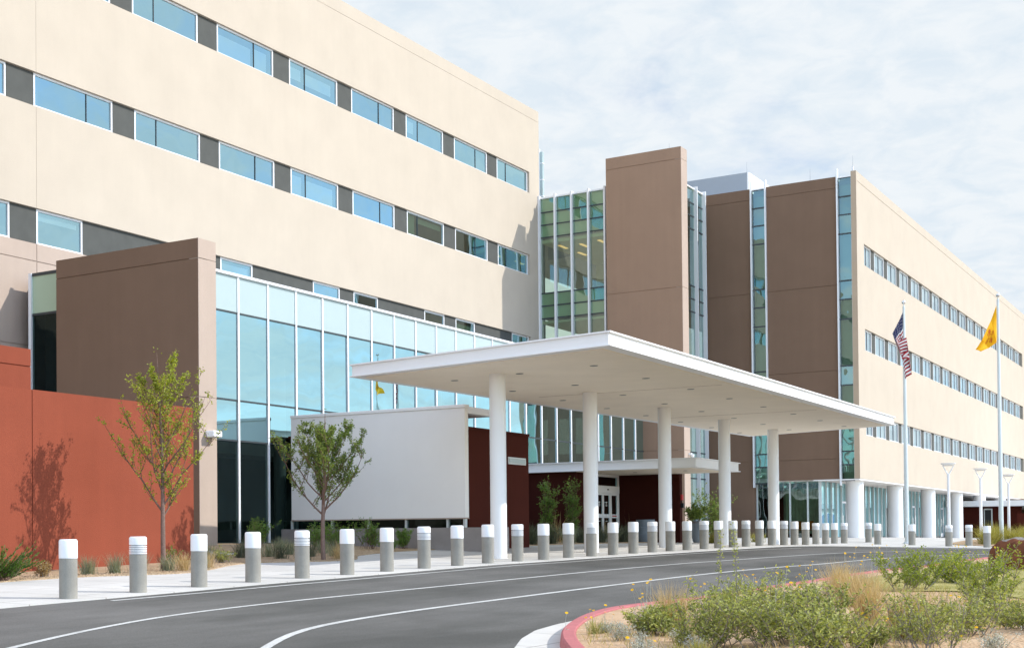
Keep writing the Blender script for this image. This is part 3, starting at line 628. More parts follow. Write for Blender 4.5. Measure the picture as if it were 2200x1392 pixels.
for y in (23.65, 24.47, 19.705): MB().box(XR-.17, XR+.1, y-.035, y+.035, 2.72, 20.72).build('fin', 'wmetal', rwg)
MB().box(XR+.35, XR+.5, 18.93, 19.0, 20.3, 20.85).build('fin', 'wmetal', rwg)
MB().box(XR+.01, XZ, YR+.02, 21.2, 3.02, 3.09).build('soffit', 'wstucco', rwg)
MB().box(XR+.42, 90, 21.2, 24.5, 3.03, 3.25).build('soffit', 'wstucco', rwg)
for x in (88.33, 99.16, 109.98, 120.9, 131.6, 142.5, 153.3):
    MB().lathe([(.46, G(x, 19.4)-.1), (.46, 3.03)], (x, 19.4, 0), 28).build('column', 'white', rwg)
# ground-floor glass of the right wing
YG = 20.97; XG = 86.9
gl = thing('glass_lobby', (XG, YG, -.3), 'ground floor glass lobby behind the round columns of the right wing', 'building')
gxs = [86.9]+[86.9+1.22*k for k in range(1, 33)]
doors = (91.78, 112.84, 123.8)
for x in gxs: MB().box(x-.035, x+.035, YG-.09, YG+.06, -.35, 3.02).build('mullion', 'alu', gl)
for a, b in zip(gxs[:-1], gxs[1:]):
    t = rnd.uniform(-1, 1)*.006; MB().add([(a, YG, -.2), (b, YG+t, -.2), (b, YG+t, 3.02), (a, YG, 3.02)], [(0, 1, 2, 3)]).build('pane', 'cglass', gl)
for y in (21.62, 22.6, 23.56, 24.45): MB().box(XG-.09, XG+.06, y-.04, y+.04, -.35, 3.02).build('mullion', 'alu', gl)
ys = [YG, 21.62, 22.6, 23.56, 24.45]
for a, b in zip(ys[:-1], ys[1:]):
    t = rnd.uniform(-1, 1)*.02; MB().add([(XG, b, -.2), (XG+t, a, -.2), (XG+t, a, 3.02), (XG, b, 3.02)], [(0, 1, 2, 3)]).build('pane', 'gglass', gl)
for k in doors:
    i = min(range(len(gxs)), key=lambda q: abs(gxs[q]-k)); a, b = gxs[i]+.035, gxs[i+1]-.035
    f = MB(); f.box(a, a+.09, YG-.07, YG-.01, -.3, 1.95); f.box(b-.09, b, YG-.07, YG-.01, -.3, 1.95); f.box(a, b, YG-.07, YG-.011, 1.83, 1.95); f.box(a, b, YG-.07, YG-.011, -.3, -.02)
    d = f.build('door', 'wmetal', gl); MB().box(a+.10, a+.13, YG-.13, YG-.09, .5, 1.1).build('handle', 'chrome', d)
f = MB(); f.box(87, 126, YG+.1, 25.9, -.5, -.22); f.build('floor', 'dinterior', gl)
f = MB(); f.box(87.2, 126, 25.6, 25.8, -.2, 3.0); f.box(126.2, 126.5, YG+.1, 25.8, -.3, 3.0); f.build('back_wall', 'dred', gl)
f = MB()
for i in range(34): f.add([(89.3+i*.12, 23.6+.05*(i % 2), .0), (89.42+i*.12, 23.6+.05*((i+1) % 2), .0), (89.42+i*.12, 23.6+.05*((i+1) % 2), 2.7), (89.3+i*.12, 23.6+.05*(i % 2), 2.7)], [(0, 1, 2, 3)])
for i in range(24): f.add([(89.3+.05*(i % 2), 23.5-i*.1, .0), (89.3+.05*((i+1) % 2), 23.4-i*.1, .0), (89.3+.05*((i+1) % 2), 23.4-i*.1, 2.7), (89.3+.05*(i % 2), 23.5-i*.1, 2.7)], [(0, 1, 2, 3)])
f.build('curtain', 'drape', gl)
chair = None
for i, (y, x) in enumerate(((23.9, 87.9), (23.1, 88.0), (22.3, 88.0), (21.6, 87.9))):
    lab = ['orange cafe chair behind glass beside the brown wall end', 'orange cafe chair behind glass right of the fourth canopy column', 'orange cafe chair in the middle of the glazed corner room', 'orange cafe chair nearest the glass corner of the right wing'][i]
    if chair is None:
        chair = thing('cafe_chair', (x, y, -.22), lab, 'chair', 'orange chairs in the glazed corner room')
        MB().box(x-.22, x+.22, y-.22, y+.22, .20, .26).build('seat', 'orange', chair, .02); MB().box(x-.24, x-.19, y-.22, y+.22, .27, .75).build('backrest', 'orange', chair, .02)
        for sx in (-.19, .19):
            for sy in (-.19, .19): MB().box(x+sx-.015, x+sx+.015, y+sy-.015, y+sy+.015, -.22, .2).build('leg', 'dmetal', chair)
    else: dup(chair, (x, y, -.22), rnd.uniform(-.6, .6), 1., lab)
# ----- rooftop plant room
ph_ = thing('plant_room', (93, 30, 20), 'grey metal rooftop plant room above the brown end wall', 'building')
MB().box(93, 93.3, 26.57, 40, 19, 22.95).build('side_cladding', 'lgrey', ph_); MB().box(92.99, 104, 26.45, 26.56, 19, 22.94).build('front_cladding', 'wstucco', ph_)
# ----- low covered walk at far right
cw = thing('covered_walk', (126, 18, -.3), 'low white flat canopy over oxblood walls at far right under the wing', 'canopy')
MB().box(125.8, 150, 6, 20.9, 2.06, 2.50).build('roof', 'white', cw)
f = MB(); f.box(127.6, 128, 15.9, 20.5, -.4, 2.05); f.build('wall', 'dred', cw)
MB().box(146.5, 147, 16, 26, -.4, 3.0).build('rear_wall', 'brown', cw)
f = MB(); f.box(127.5, 127.59, 17.9, 18.5, -.35, 1.9); d = f.build('door', 'alu', cw); MB().box(127.47, 127.499, 17.98, 18.42, .3, 1.8).build('pane', 'black', d)
MB().lathe([(.4, -.5), (.4, 2.05)], (127.2, 14.9, 0), 20).build('column', 'white', cw)
w3 = MB(); w3.box(100, 100.3, 2, 12.7, -.7, 1.18); o = w3.build('garden_wall', 'dred'); tag(o, 'low oxblood wall at the right edge behind golden grasses', 'wall')
eb = thing('utility_box', (76.6, 8.96, -.7), 'small grey utility cabinet at the right edge behind the boulder', 'box')
zb = G(76.6, 8.96)
MB().box(76.4, 76.95, 8.6, 9.25, zb-.05, zb+.62).build('cabinet', 'lgrey', eb, .02); MB().box(76.36, 76.99, 8.56, 9.29, zb+.62, zb+.67).build('lid', 'lgrey', eb)
# lightning rods
for x, y, z, h, lab in ((86.6, 18.9, 20.5, .9, 'thin lightning rod on the right wing roof corner'), (86.6, 21.2, 20.3, .7, 'thin lightning rod on the brown end wall parapet'), (80.6, 27.3, 21.86, .35, 'thin lightning rod on top of the brown tower'), (55.2, YL+.1, 25.56, .5, 'thin lightning rod on the cream wing parapet'), (93.1, 26.6, 22.95, .7, 'thin lightning rod on the grey plant room corner')):
    t = MB().tube([(x, y, z-.05), (x, y, z+h)], [.012, .005], 5); t.lathe([(.03, 0), (.03, .04)], (x, y, z), 8); o = t.build('lightning_rod', 'lgrey'); tag(o, lab, 'lightning rod', 'lightning rods on the roofs')
# ================================================================== WHITE SCREEN WALL + LOW WING
sw = thing('screen_wall', (43, 25, -.6), 'big blank white stucco screen wall hovering over a strip window', 'wall')
f = MB(); f.box(43.0, 43.26, 21.48, 28.36, .61, 4.25); f.build('wall_face', 'wstucco', sw)
MB().box(42.965, 43.29, 21.45, 28.38, 4.255, 4.36).build('coping', 'wstucco', sw, .012)
MB().box(42.99, 43.27, 21.47, 28.37, .57, .606).build('bottom_trim', 'taupe', sw)
MB().add([(43.14, 28.8, .29), (43.14, 21.56, .29), (43.14, 21.56, .57), (43.14, 28.8, .57)], [(0, 1, 2, 3)]).build('pane', 'dglass', sw)
for y in (28.40, 26.71, 25.23, 23.75, 22.18, 21.56): MB().box(43.06, 43.22, y-.035, y+.035, .282, .57).build('mullion', 'alu', sw)
lwg = thing('low_wing', (47, 26, -.4), 'oxblood single storey wing behind the white screen wall', 'building')
f = MB(); f.box(43.5, 48.30, 21.60, 21.9, -.7, 3.57); f.box(48.0, 48.30, 21.91, 28.75, -.6, 3.57); f.build('wall', 'dred', lwg)
MB().box(43.4, 48.33, 21.565, 28.75, 3.576, 3.655).build('coping', 'dred', lwg)
f = MB(); f.box(46.56, 48.02, 21.575, 21.599, 2.52, 2.77); wn = f.build('window', 'alu', lwg); MB().box(46.63, 47.95, 21.562, 21.574, 2.57, 2.72).build('pane', 'spandrel', wn)
MB().box(43.30, 45.3, 21.55, 22.95, 4.09, 4.32).build('roof_slab', 'white', lwg)
f = MB(); f.box(43.5, 47.9, 21.91, 28.7, -.6, -.45); f.box(46.5, 46.7, 22.4, 28.7, -.45, 3.5); f.build('interior', 'dinterior', lwg)
bs = MB(); bs.box(42.98, 43.24, 20.04, 28.80, -.9, .28); o = bs.build('base_wall', 'cbase', None, .01); tag(o, 'low bare grey concrete wall under the white screen wall', 'wall')
# ================================================================== ENTRANCE VESTIBULE
ve = thing('entrance_vestibule', (62, 24.2, -.35), 'dark oxblood entrance lobby with white sliding doors under the small canopy', 'building')
f = MB(); f.box(59.0, 59.3, 24.21, 28.75, -.5, 2.74); f.box(59.295, 60.35, 24.2, 24.5, -.5, 2.74); f.build('wall', 'dred_shade', ve)
MB().box(64.1, 64.43, 21.42, 28.7, -.5, 2.74).build('wall', 'dred_shade', ve)
dr = MB(); y = 24.2; xa, xb = 60.40, 64.06
dr.box(xa, xa+.12, y, y+.12, -.4, 2.73); dr.box(xb-.12, xb, y, y+.12, -.4, 2.73); dr.box(xa+.12, xb-.12, y, y+.12, 2.62, 2.73); dr.box(xa+.12, xb-.12, y-.06, y+.12, 1.90, 2.22)
dd = dr.build('door_frame', 'white', ve, .006)
MB().box(xa+.12, xb-.12, y+.06, y+.07, 2.225, 2.615).build('transom_pane', 'glass', dd)
MB().lathe([(.055, -.02), (.06, .0), (.04, .03)], (62.5, y-.065, 2.05), 12).build('sensor', 'black', dd)
n = 4; ww = (xb-xa-.24)/n
for i in range(n):
    a = xa+.12+i*ww; b = a+ww; yy = y+(.02 if i in (0, 3) else .05)
    lf = MB(); lf.box(a, a+.10, yy, yy+.05, -.36, 1.895); lf.box(b-.10, b, yy, yy+.05, -.36, 1.895)
    for z0, z1 in ((-.36, -.16), (.78, .95), (1.80, 1.895)): lf.box(a+.10, b-.10, yy, yy+.05, z0, z1)
    lo = lf.build('door', 'white', ve, .005)
    pp = MB(); pp.add([(a+.1, yy+.025, -.16), (b-.1, yy+.025, -.16), (b-.1, yy+.025, 1.80), (a+.1, yy+.025, 1.80)], [(0, 1, 2, 3)]); pp.build('pane', 'glass', lo)
    if i in (1, 2):
        dc = MB(); cx = (a+b)/2
        for z, w_ in ((1.42, .10), (1.36, .20), (1.31, .16), (.62, .2)): dc.box(cx-w_/2, cx+w_/2, yy+.018, yy+.0225, z, z+.022)
        dc.lathe([(0, .0), (.05, .0), (.05, .045), (0, .045)], (cx-.05, yy+.01, 1.46), 8); dc.build('decal', 'white', lo)
    if i == 3: MB().box(a+.14, b-.2, yy-.006, yy-.001, .84, .89).build('decal', 'redp', lo)
MB().box(59.4, 64.0, 28.0, 28.6, -.4, 3.0).build('back_wall', 'dinterior', ve)
fa = thing('fire_alarm', (64.26, 21.36, 1.7), 'small red alarm horn above a black box on the oxblood wall end', 'alarm')
MB().box(64.17, 64.36, 21.34, 21.415, 1.55, 1.80).build('horn', 'redp', fa, .01); MB().box(64.19, 64.38, 21.30, 21.415, 1.2, 1.42).build('key_box', 'black', fa, .01)
# ================================================================== CANOPIES
def slab_canopy(root, poly, z0, z1, lip, soff, col='white'):
    """flat roof with projecting top and bottom lips round a flat fascia"""
    n = len(poly); c = np.mean(poly, axis=0)
    def off_(d):
        out = []
        for i in range(n):
            p0, p1, p2 = np.array(poly[i-1]), np.array(poly[i]), np.array(poly[(i+1) % n])
            e1 = (p1-p0)/np.linalg.norm(p1-p0); e2 = (p2-p1)/np.linalg.norm(p2-p1)
            n1 = np.array([e1[1], -e1[0]]); n2 = np.array([e2[1], -e2[0]])
            if np.dot(n1, p1-c) < 0: n1 = -n1
            if np.dot(n2, p1-c) < 0: n2 = -n2
            b = n1+n2; b /= np.dot(b, n1); out.append(tuple(p1+b*d))
        return out
    MB().prism(off_(-.02), z0+.02, z1-.03).build('fascia', col, root)
    MB().prism(off_(lip), z1-.028, z1+.01).build('top_lip', col, root)
    MB().prism(off_(lip), z0-.012, z0+.018).build('bottom_lip', col, root)
    MB().prism(off_(-.32), z0-.03, z0-.013).build('soffit', soff, root)
pc = thing('entrance_canopy', (51.4, 17.7, -.5), 'large flat white drive-through canopy carried by five round columns', 'canopy')
poly = sp([(31.30, 12.02), (61.75, 12.06), (64.4, 18.42), (33.05, 19.85)])
slab_canopy(pc, poly, 4.29*U, 4.61*U, .045, 'soffit')
for x in (37.53, 44.39, 51.41, 58.43, 65.4):
    z = G(x, 17.71)
    MB().lathe([(.229, z-.1), (.229, 4.605)], (x, 17.71, 0), 32).build('column', 'white', pc)
for i in range(8):
    for j, yy in enumerate((13.7, 15.9, 18.0)):
        x = (34.3+3.72*i+.55*(yy-12)*.35)*U
        q = MB().lathe([(.10, 4.595), (.115, 4.6025)], (x, yy*U, 0), 14); o = q.build('downlight', 'dmetal', pc)
# fine joints in the soffit plaster
f = MB()
for x in (44.7, 56.05): f.box(x, x+.02, 13.6, 19.6, 4.597, 4.6028)
f.build('soffit_joint', 'taupe', pc)
sc = thing('door_canopy', (61, 22, 2.7), 'small flat white canopy over the oxblood entrance doors', 'canopy')
slab_canopy(sc, [(58.74, 18.95), (64.6, 18.95), (64.6, 28.7), (58.74, 28.7)], 2.76, 3.14, .05, 'soffit')
for y in (20.2, 22.4, 24):
    MB().lathe([(.08, 2.722), (.09, 2.729)], (61.2, y, 0), 12).build('downlight', 'dmetal', sc)
# ================================================================== BOLLARDS
def bollard(kind, loc, label):
    b = thing('bollard', loc, label, 'bollard', 'concrete bollards along the drive'); x, y, z = loc; r = .155; H = .988
    MB().lathe([(r, z-.06), (r, z+.67)], (x, y, 0), 28).build('post', 'concrete', b)
    if kind == 'plain':
        MB().lathe([(r+.004, z+.671), (r+.003, z+H-.03), (r-.006, z+H-.012), (r-.022, z+H)], (x, y, 0), 28).build('cap', 'white', b)
    else:
        MB().lathe([(r-.03, z+.671), (r-.03, z+.838)], (x, y, 0), 28).build('louvre_core', 'lgrey', b)
        for k in range(5):
            zk = z+.679+k*.031; MB().lathe([(r-.02, zk), (r+.004, zk), (r+.004, zk+.016), (r-.02, zk+.02)], (x, y, 0), 28).build('louvre_ring', 'white', b)
        MB().lathe([(r+.003, z+.838), (r+.003, z+H-.03), (r-.006, z+H-.012), (r-.022, z+H)], (x, y, 0), 28).build('cap', 'white', b)
    return b
lou = {1, 4, 7, 10, 13, 16, 19, 22, 25, 28, 31, 32, 35, 36}
bl = [list(p) for p in D['bol']]
for i in range(26):
    k = 1+(16.19/bl[i][1]-1)*.8; bl[i] = [bl[i][0]*k, bl[i][1]*k]
behind = ['nearest the camera beside the green juniper', 'before the terracotta wall left of the first tree', 'before the taupe pier with the wall lamp', 'before the lobby glass right of the taupe pier', 'before the dark lobby glass left of the second tree',
 'just right of the second tree trunk', 'before the middle of the white screen wall', 'before the right half of the white screen wall', 'before the right edge of the white screen wall', 'just left of the first canopy column', 'just right of the first canopy column',
 'before the left leafy plant at the oxblood wall', 'before the right leafy plant at the oxblood wall', 'overlapping the second canopy column', 'before the white entrance doors', 'before the oxblood wall left of the grey tub', 'beside the grey tub at the entrance',
 'overlapping the third canopy column', 'before the planter with the shrub', 'just right of the planter with the shrub', 'left of the fourth canopy column', 'overlapping the fourth canopy column', 'just right of the fourth canopy column', 'before the brown end wall and first glass strip',
 'just left of the fifth canopy column', 'just right of the fifth canopy column', 'before the glazed corner room left mullion', 'before the glazed corner room right mullion', 'left of the glass corner of the right wing', 'just right of that glass corner', 'before the first lobby door of the right wing', 'just left of the first big round column',
 'between the first and second big round columns', 'just left of the second big round column', 'just right of the shorter flagpole', 'below the nearest street lamp', 'left of the golden grasses', 'beside the boulder below the taller flagpole']
pro = {}
for i, (x, y) in enumerate(bl):
    k = 'louvred' if i in lou else 'plain'; lab = ('louvred white-topped bollard ' if k == 'louvred' else 'plain white-capped bollard ')+behind[i]
    loc = (x, y, G(x, y)+.022)
    if k not in pro: pro[k] = bollard(k, loc, lab)
    else: dup(pro[k], loc, rnd.uniform(0, 6.28), 1., lab)
# ================================================================== FLAGPOLES AND FLAGS
rgt = Vector((.14, -.99, 0)); fwd = Vector((.99, .14, 0))
def flagpole(xy, ztop, label):
    x, y = xy; z = G(x, y); t = thing('flagpole', (x, y, z), label, 'flagpole', 'flagpoles by the drive')
    MB().tube([(x, y, z-.1), (x, y, z+4), (x, y, ztop-.42)], [.105, .09, .052], 18).build('pole', 'alu', t)
    MB().lathe([(.17, z-.05), (.17, z+.05), (.12, z+.12)], (x, y, 0), 18).build('base', 'alu', t)
    MB().lathe([(.055, ztop-.42), (.055, ztop-.3), (.02, ztop-.28), (.02, ztop-.2)], (x, y, 0), 12).build('truck', 'alu', t)
    MB().lathe([(.001, ztop-.21), (.07, ztop-.18), (.1, ztop-.1), (.07, ztop-.03), (.001, ztop)], (x, y, 0), 16).build('finial', 'chrome', t)
    MB().tube([Vector((x, y, z+1.2))-rgt*.11-fwd*.05, Vector((x, y, ztop-.4))-rgt*.075-fwd*.03], .006, 4).build('halyard', 'wmetal', t)
    MB().box(x-.16, x-.10, y-.03, y+.03, z+1.15, z+1.3).build('cleat', 'alu', t)
    return t
p1, p2 = D['pl']['fp1'], D['pl']['fp2']
flagpole(p1, D['fp1z'], 'shorter looking flagpole with the striped flag before the cream wing'); flagpole(p2, D['fp2z'], 'flagpole with the yellow flag nearest the right edge')
def fmat(name, c):
    m, nt, out = new_mat(name); p = N(nt, 'ShaderNodeBsdfPrincipled', Roughness=.8); p.inputs['Base Color'].default_value = c4(c); t = N(nt, 'ShaderNodeBsdfTranslucent'); t.inputs[0].default_value = c4(c)
    s = N(nt, 'ShaderNodeMixShader'); s.inputs[0].default_value = .5; L(nt, p.outputs[0], s.inputs[1]); L(nt, t.outputs[0], s.inputs[2]); L(nt, s.outputs[0], out.inputs[0]); M[name] = m
fmat('f_yel', (.95, .60, .012)); fmat('f_red', (.62, .08, .01)); fmat('f_cr', (.42, .015, .03)); fmat('f_wh', (.80, .80, .80)); fmat('f_bl', (.03, .035, .12))
def interp(keys, t):
    for (t0, a), (t1, b) in zip(keys[:-1], keys[1:]):
        if t <= t1: k = (t-t0)/(t1-t0); k = k*k*(3-2*k); return tuple(a[i]*(1-k)+b[i]*k for i in range(len(a)))
    return keys[-1][1]
def cloth(pos, colf, nu, nv, mats, name):
    mb = MB(); v = [pos(i/nu, j/nv) for i in range(nu+1) for j in range(nv+1)]; fs = []; ms = []
    for i in range(nu):
        for j in range(nv): fs.append((i*(nv+1)+j, (i+1)*(nv+1)+j, (i+1)*(nv+1)+j+1, i*(nv+1)+j+1)); ms.append(colf((i+.5)/nu, (j+.5)/nv))
    for f_, m_ in zip(fs, ms): mb.f.append(f_); mb.m.append(m_); mb.sm.append(True)
    mb.v = [tuple(q) for q in v]; o = mb.build(name, mats)
    so = o.modifiers.new('thickness', 'SOLIDIFY'); so.thickness = .006; return o
zt2 = D['fp2z']-.62
def nm_pos(u, v):
    # u along the fly, v down the hoist; coordinates (across, depth, down) measured on the flag
    top = interp([(0, (-.07, 0, 0)), (.3, (-.32, .12, .75)), (.7, (-.72, .05, 1.75)), (1, (-1.02, .25, 2.22))], u)
    bot = interp([(0, (-.07, 0, 1.55)), (.25, (-.09, -.22, 1.88)), (.65, (-.45, .1, 2.15)), (1, (-.78, -.1, 2.34))], u)
    k = v; a = [top[i]*(1-k)+bot[i]*k for i in range(3)]
    rip = .10*math.sin(u*9+v*4.5)*u
    return Vector((p2[0], p2[1], zt2))+rgt*a[0]+fwd*(a[0]*1.0+a[1]+rip)+Vector((0, 0, -a[2]))
def nm_col(u, v):
    x = (u-.46)*1.6; y = (v-.5); r = math.hypot(x, y)
    if r < .085: return 1 if r > .062 else 0
    for (a, b) in ((x, y), (y, x)):
        if .11 < abs(a) < (.33 if abs(b) < .045 else .27):
            for c in (-.066, -.022, .022, .066):
                if abs(b-c) < .012: return 1
    return 0
o = cloth(nm_pos, nm_col, 140, 96, ['f_yel', 'f_red'], 'flag'); tag(o, 'yellow flag with a red sun symbol blowing down to the left of its pole', 'flag')
zt1 = D['fp1z']-.62
def us_pos(u, v):
    a = interp([(0, (-.06, -.05, 0)), (.16, (-.26, -.05, .42)), (.34, (-.62, -.12, 1.05)), (.46, (-.30, -.16, 1.45)), (.62, (.12, -.16, 1.25)), (.78, (.22, -.12, 1.85)), (.9, (-.05, -.14, 2.05)), (1, (-.12, -.12, 2.2))], u)
    dn = interp([(0, (0, 0, 1.45)), (.34, (.22, .05, .62)), (.5, (.16, .03, .9)), (.7, (.16, .02, 1.25)), (1, (.16, .02, 1.1))], u)
    q = [a[i]+dn[i]*v for i in range(3)]
    w_ = .05*math.sin(v*8+u*5)*min(1, u*3)
    return Vector((p1[0], p1[1], zt1))+rgt*(q[0]*.8)+fwd*(q[0]*.6+q[1]-.03+w_)+Vector((0, 0, -q[2]))
def us_col(u, v):
    if u < .40 and v < 7/13:
        i, j = u/.40*11, v/(7/13)*9
        ci, cj = round(i-.5), round(j-.5)
        if (int(ci)+int(cj)) % 2 == 0 and math.hypot(i-.5-ci, j-.5-cj) < .21: return 1
        return 2
    return 0 if int(v*13) % 2 == 0 else 1
o = cloth(us_pos, us_col, 130, 91, ['f_cr', 'f_wh', 'f_bl'], 'flag'); tag(o, 'red and white striped flag with blue starred canton hanging limp', 'flag')
# ================================================================== STREET LAMPS
def lamp(P, label):
    x, y, zt = P; z = G(x, y); t = thing('street_lamp', (x, y, z), label, 'street lamp', 'white disc street lamps at far right')
    MB().tube([(x, y, z-.1), (x, y, zt-.62)], [.085, .07], 14).build('pole', 'white', t)
    f = MB()
    for k in (-1, 1): f.tube([(x, y, zt-.66), Vector((x, y, zt-.42))+rgt*(.12*k), Vector((x, y, zt-.13))+rgt*(.26*k)], [.04, .03, .028], 8)
    f.tube([Vector((x, y, zt-.15))-rgt*.27, Vector((x, y, zt-.15))+rgt*.27], .02, 6); f.build('yoke', 'white', t)
    MB().lathe([(.24, zt-.13), (.36, zt-.05), (.37, zt-.015), (.0, zt)], (x, y, 0), 28).build('lamp_head', 'white', t); return t
for P, lab in zip(D['lamps'], ('tallest looking white disc lamp above a bollard', 'white disc lamp between the other two lamps', 'smallest looking white disc lamp right of the taller flagpole')): lamp(P, lab)
# ================================================================== PLANTERS
def tub(x, y, z, label):
    t = thing('planter', (x, y, z), label, 'planter')
    MB().lathe([(.30, z), (.345, z+.1), (.37, z+.36), (.355, z+.37), (.375, z+.66), (.36, z+.67), (.39, z+.95), (.40, z+1.0), (.36, z+1.0), (.35, z+.9), (0, z+.9)], (x, y, 0), 30).build('pot', 'tub', t)
    MB().lathe([(.345, z+.905), (0, z+.93)], (x, y, 0), 24).build('soil', 'soil', t); return t
tub(62.0, 22.25, G(62, 22.25)+.03, 'bare grey ribbed tub standing beside the entrance doors')
tx, ty = 66.2, 21.2; tub(tx, ty, G(tx, ty)+.03, 'grey ribbed tub in the sun with a leafy shrub growing in it')
# ================================================================== PLANTS
def plant(name, x, y, z, label, cat, group=None): return thing(name, (x, y, z), label, cat, group)
def sprig(mb, lf, base, d, L_, r, rr, nleaf, lw, ll, start=.25, up=.25, mi=0, wob=.25):
    """one stem with leaves set along it"""
    p = Vector(base); d = Vector(d).normalized(); n = 5; pts = [p.copy()]; st = L_/n
    for k in range(n):
        d = (d+Vector((rr.uniform(-wob, wob), rr.uniform(-wob, wob), rr.uniform(-.1, .25)*up*2))).normalized(); p = p+d*st; pts.append(p.copy())
    mb.tube(pts, [r*(1-.75*k/n) for k in range(n+1)], 4)
    for k in range(nleaf):
        t = start+(1-start)*rr.random(); q = t*n; i = min(int(q), n-1); pp = pts[i].lerp(pts[i+1], q-i)
        dd = Vector((rr.gauss(0, 1), rr.gauss(0, 1), rr.gauss(.3, .7)))
        lf.leaf(pp+dd*.01, dd, lw*rr.uniform(.7, 1.2), ll*rr.uniform(.6, 1.25), rr, mi)
    return pts
def shrub(name, x, y, z, h, rad, seed, mat, label, cat, group=None, nst=26, nsub=4, nl=16, lw=.014, ll=.028, stem='gtwig', lean=.55, wob=.25, r=.008, sub=(.22, .45)):
    rr = random.Random(seed); t = plant(name, x, y, z, label, cat, group); s = MB(); f = MB()
    for i in range(nst):
        a = rr.uniform(0, 6.28); e = rr.random()**.6*lean; hh = h*rr.uniform(.65, 1.05)
        d = Vector((math.cos(a)*e*rad/h*1.6, math.sin(a)*e*rad/h*1.6, 1))
        b = Vector((x+rr.gauss(0, rad*.22), y+rr.gauss(0, rad*.22), z-.03))
        pts = sprig(s, f, b, d, hh, r, rr, nl, lw, ll, .3, .25, 0, wob)
        for k in range(nsub):
            q = pts[rr.randint(1, 4)]; a2 = rr.uniform(0, 6.28)
            sprig(s, f, q, (math.cos(a2)*.8, math.sin(a2)*.8, .8), hh*rr.uniform(*sub), r*.5, rr, nl, lw, ll, .1, .25, 0, wob)
    s.build('stem', stem, t); f.build('foliage', mat, t); return t
def tuft(name, x, y, z, h, rad, seed, mat, label, cat, group=None, n=140, w=.006, bend=.35, spread=.8):
    rr = random.Random(seed); f = MB()
    for i in range(n):
        a = rr.uniform(0, 6.28); e = rr.random()**.7*spread; d = Vector((math.cos(a)*e, math.sin(a)*e, 1)).normalized()
        b = (x+rr.gauss(0, rad*.25), y+rr.gauss(0, rad*.25), z-.02)
        f.blade(b, d, h*rr.uniform(.55, 1.08), w*rr.uniform(.7, 1.3), rr.uniform(0, bend), rr)
    o = f.build(name, mat); return tag(o, label, cat, group)
def tree(x, y, z, htop, fork, rad, seed, mat, label, nl, ll, nlimb, lean, bare=.1, p0=.30, p1=.62, st0=1.25):
    rr = random.Random(seed); t = thing('young_tree', (x, y, z), label, 'tree'); tr = MB(); lf = MB(); H = htop-z
    # leader
    pts = []; p = Vector((x, y, z-.1)); n = 12
    for k in range(n+1):
        q = k/n; pts.append(Vector((x+lean[0]*q*q+.03*math.sin(q*7+seed), y+lean[1]*q*q+.03*math.sin(q*5), z-.1+(H+.1)*q)))
    tr.tube(pts, [.062*(1-q/n)**.75+.004 for q in range(n+1)], 8)
    br = MB()
    def leaves(pp, k, spread):
        for _ in range(k):
            dd = Vector((rr.gauss(0, 1), rr.gauss(0, 1), rr.gauss(-.15, .7))); o_ = Vector((rr.gauss(0, spread), rr.gauss(0, spread), rr.gauss(0, spread)))
            lf.leaf(pp+o_, dd, ll*.62*rr.uniform(.7, 1.25), ll*rr.uniform(.65, 1.3), rr)
    def branch(b, d, L_, r, depth):
        p = Vector(b); d = Vector(d).normalized(); m = 7; ps = [p.copy()]
        for k in range(m):
            d = (d+Vector((rr.gauss(0, .09), rr.gauss(0, .09), .07+rr.gauss(0, .05)))).normalized(); p = p+d*(L_/m); ps.append(p.copy())
        br.tube(ps, [r*(1-.82*k/m) for k in range(m+1)], 5 if depth else 6)
        if depth < 2:
            ns = 9 if depth == 0 else 4
            for k in range(ns):
                q = rr.uniform(.10, .97); i = min(int(q*m), m-1); pp = ps[i].lerp(ps[i+1], q*m-i)
                a = rr.uniform(0, 6.28); e = Vector((math.cos(a), math.sin(a), rr.uniform(-.1, .5)))
                branch(pp, d*.75+e*.75, L_*rr.uniform(.22, .42)*(1.15-q*.4), r*.42, depth+1)
        kk = int(nl*(1 if depth else 1.6))
        for _ in range(kk):
            q = rr.uniform(.10 if depth == 0 else .02, 1-bare*rr.random()); i = min(int(q*m), m-1); leaves(ps[i].lerp(ps[i+1], q*m-i), rr.choice((1, 2, 3)), .028)
    for k in range(nlimb):
        q = k/(nlimb-1); hz = fork+(H*.80-fork)*q**1.1; a = k*2.4+rr.uniform(-.4, .4)
        prof = math.sin(math.pi*min(1, p0+p1*q))
        L_ = rad*1.55*prof*rr.uniform(.8, 1.15)
        i = min(int((hz+.1)/(H+.1)*n), n-1); b = pts[i].lerp(pts[i+1], (hz+.1)/(H+.1)*n-i)
        steep = st0+.5*q
        branch(b, (math.cos(a), math.sin(a), steep), L_*1.25, .024*(1-.6*q)+.004, 0)
    for k in range(nl*2): leaves(pts[-1-rr.randint(0, 4)]+Vector((0, 0, rr.uniform(-.1, .1))), 2, .06)
    tr.build('trunk', 'bark', t); br.build('branches', 'twig', t); lf.build('crown', mat, t); return t
PL = D['pl']
gz = lambda x, y: G(x, y)+.05
tree(26.6, 21.17, gz(26.6, 21.17), D['treeTop'][0]+.05, 1.24, 1.06, 11, 'leaf1', 'slender yellow-green young tree before the terracotta wall', 4, .062, 19, (-.16, .08), .12, .36, .5, 1.3)
tree(30.45*U, 19.12*U, gz(30.45*U, 19.12*U), D['treeTop'][1]-.02, 1.13, 1.06, 23, 'leaf2', 'darker green young tree before the white screen wall', 8, .058, 22, (.12, .02), .08, .44, .53, .85)
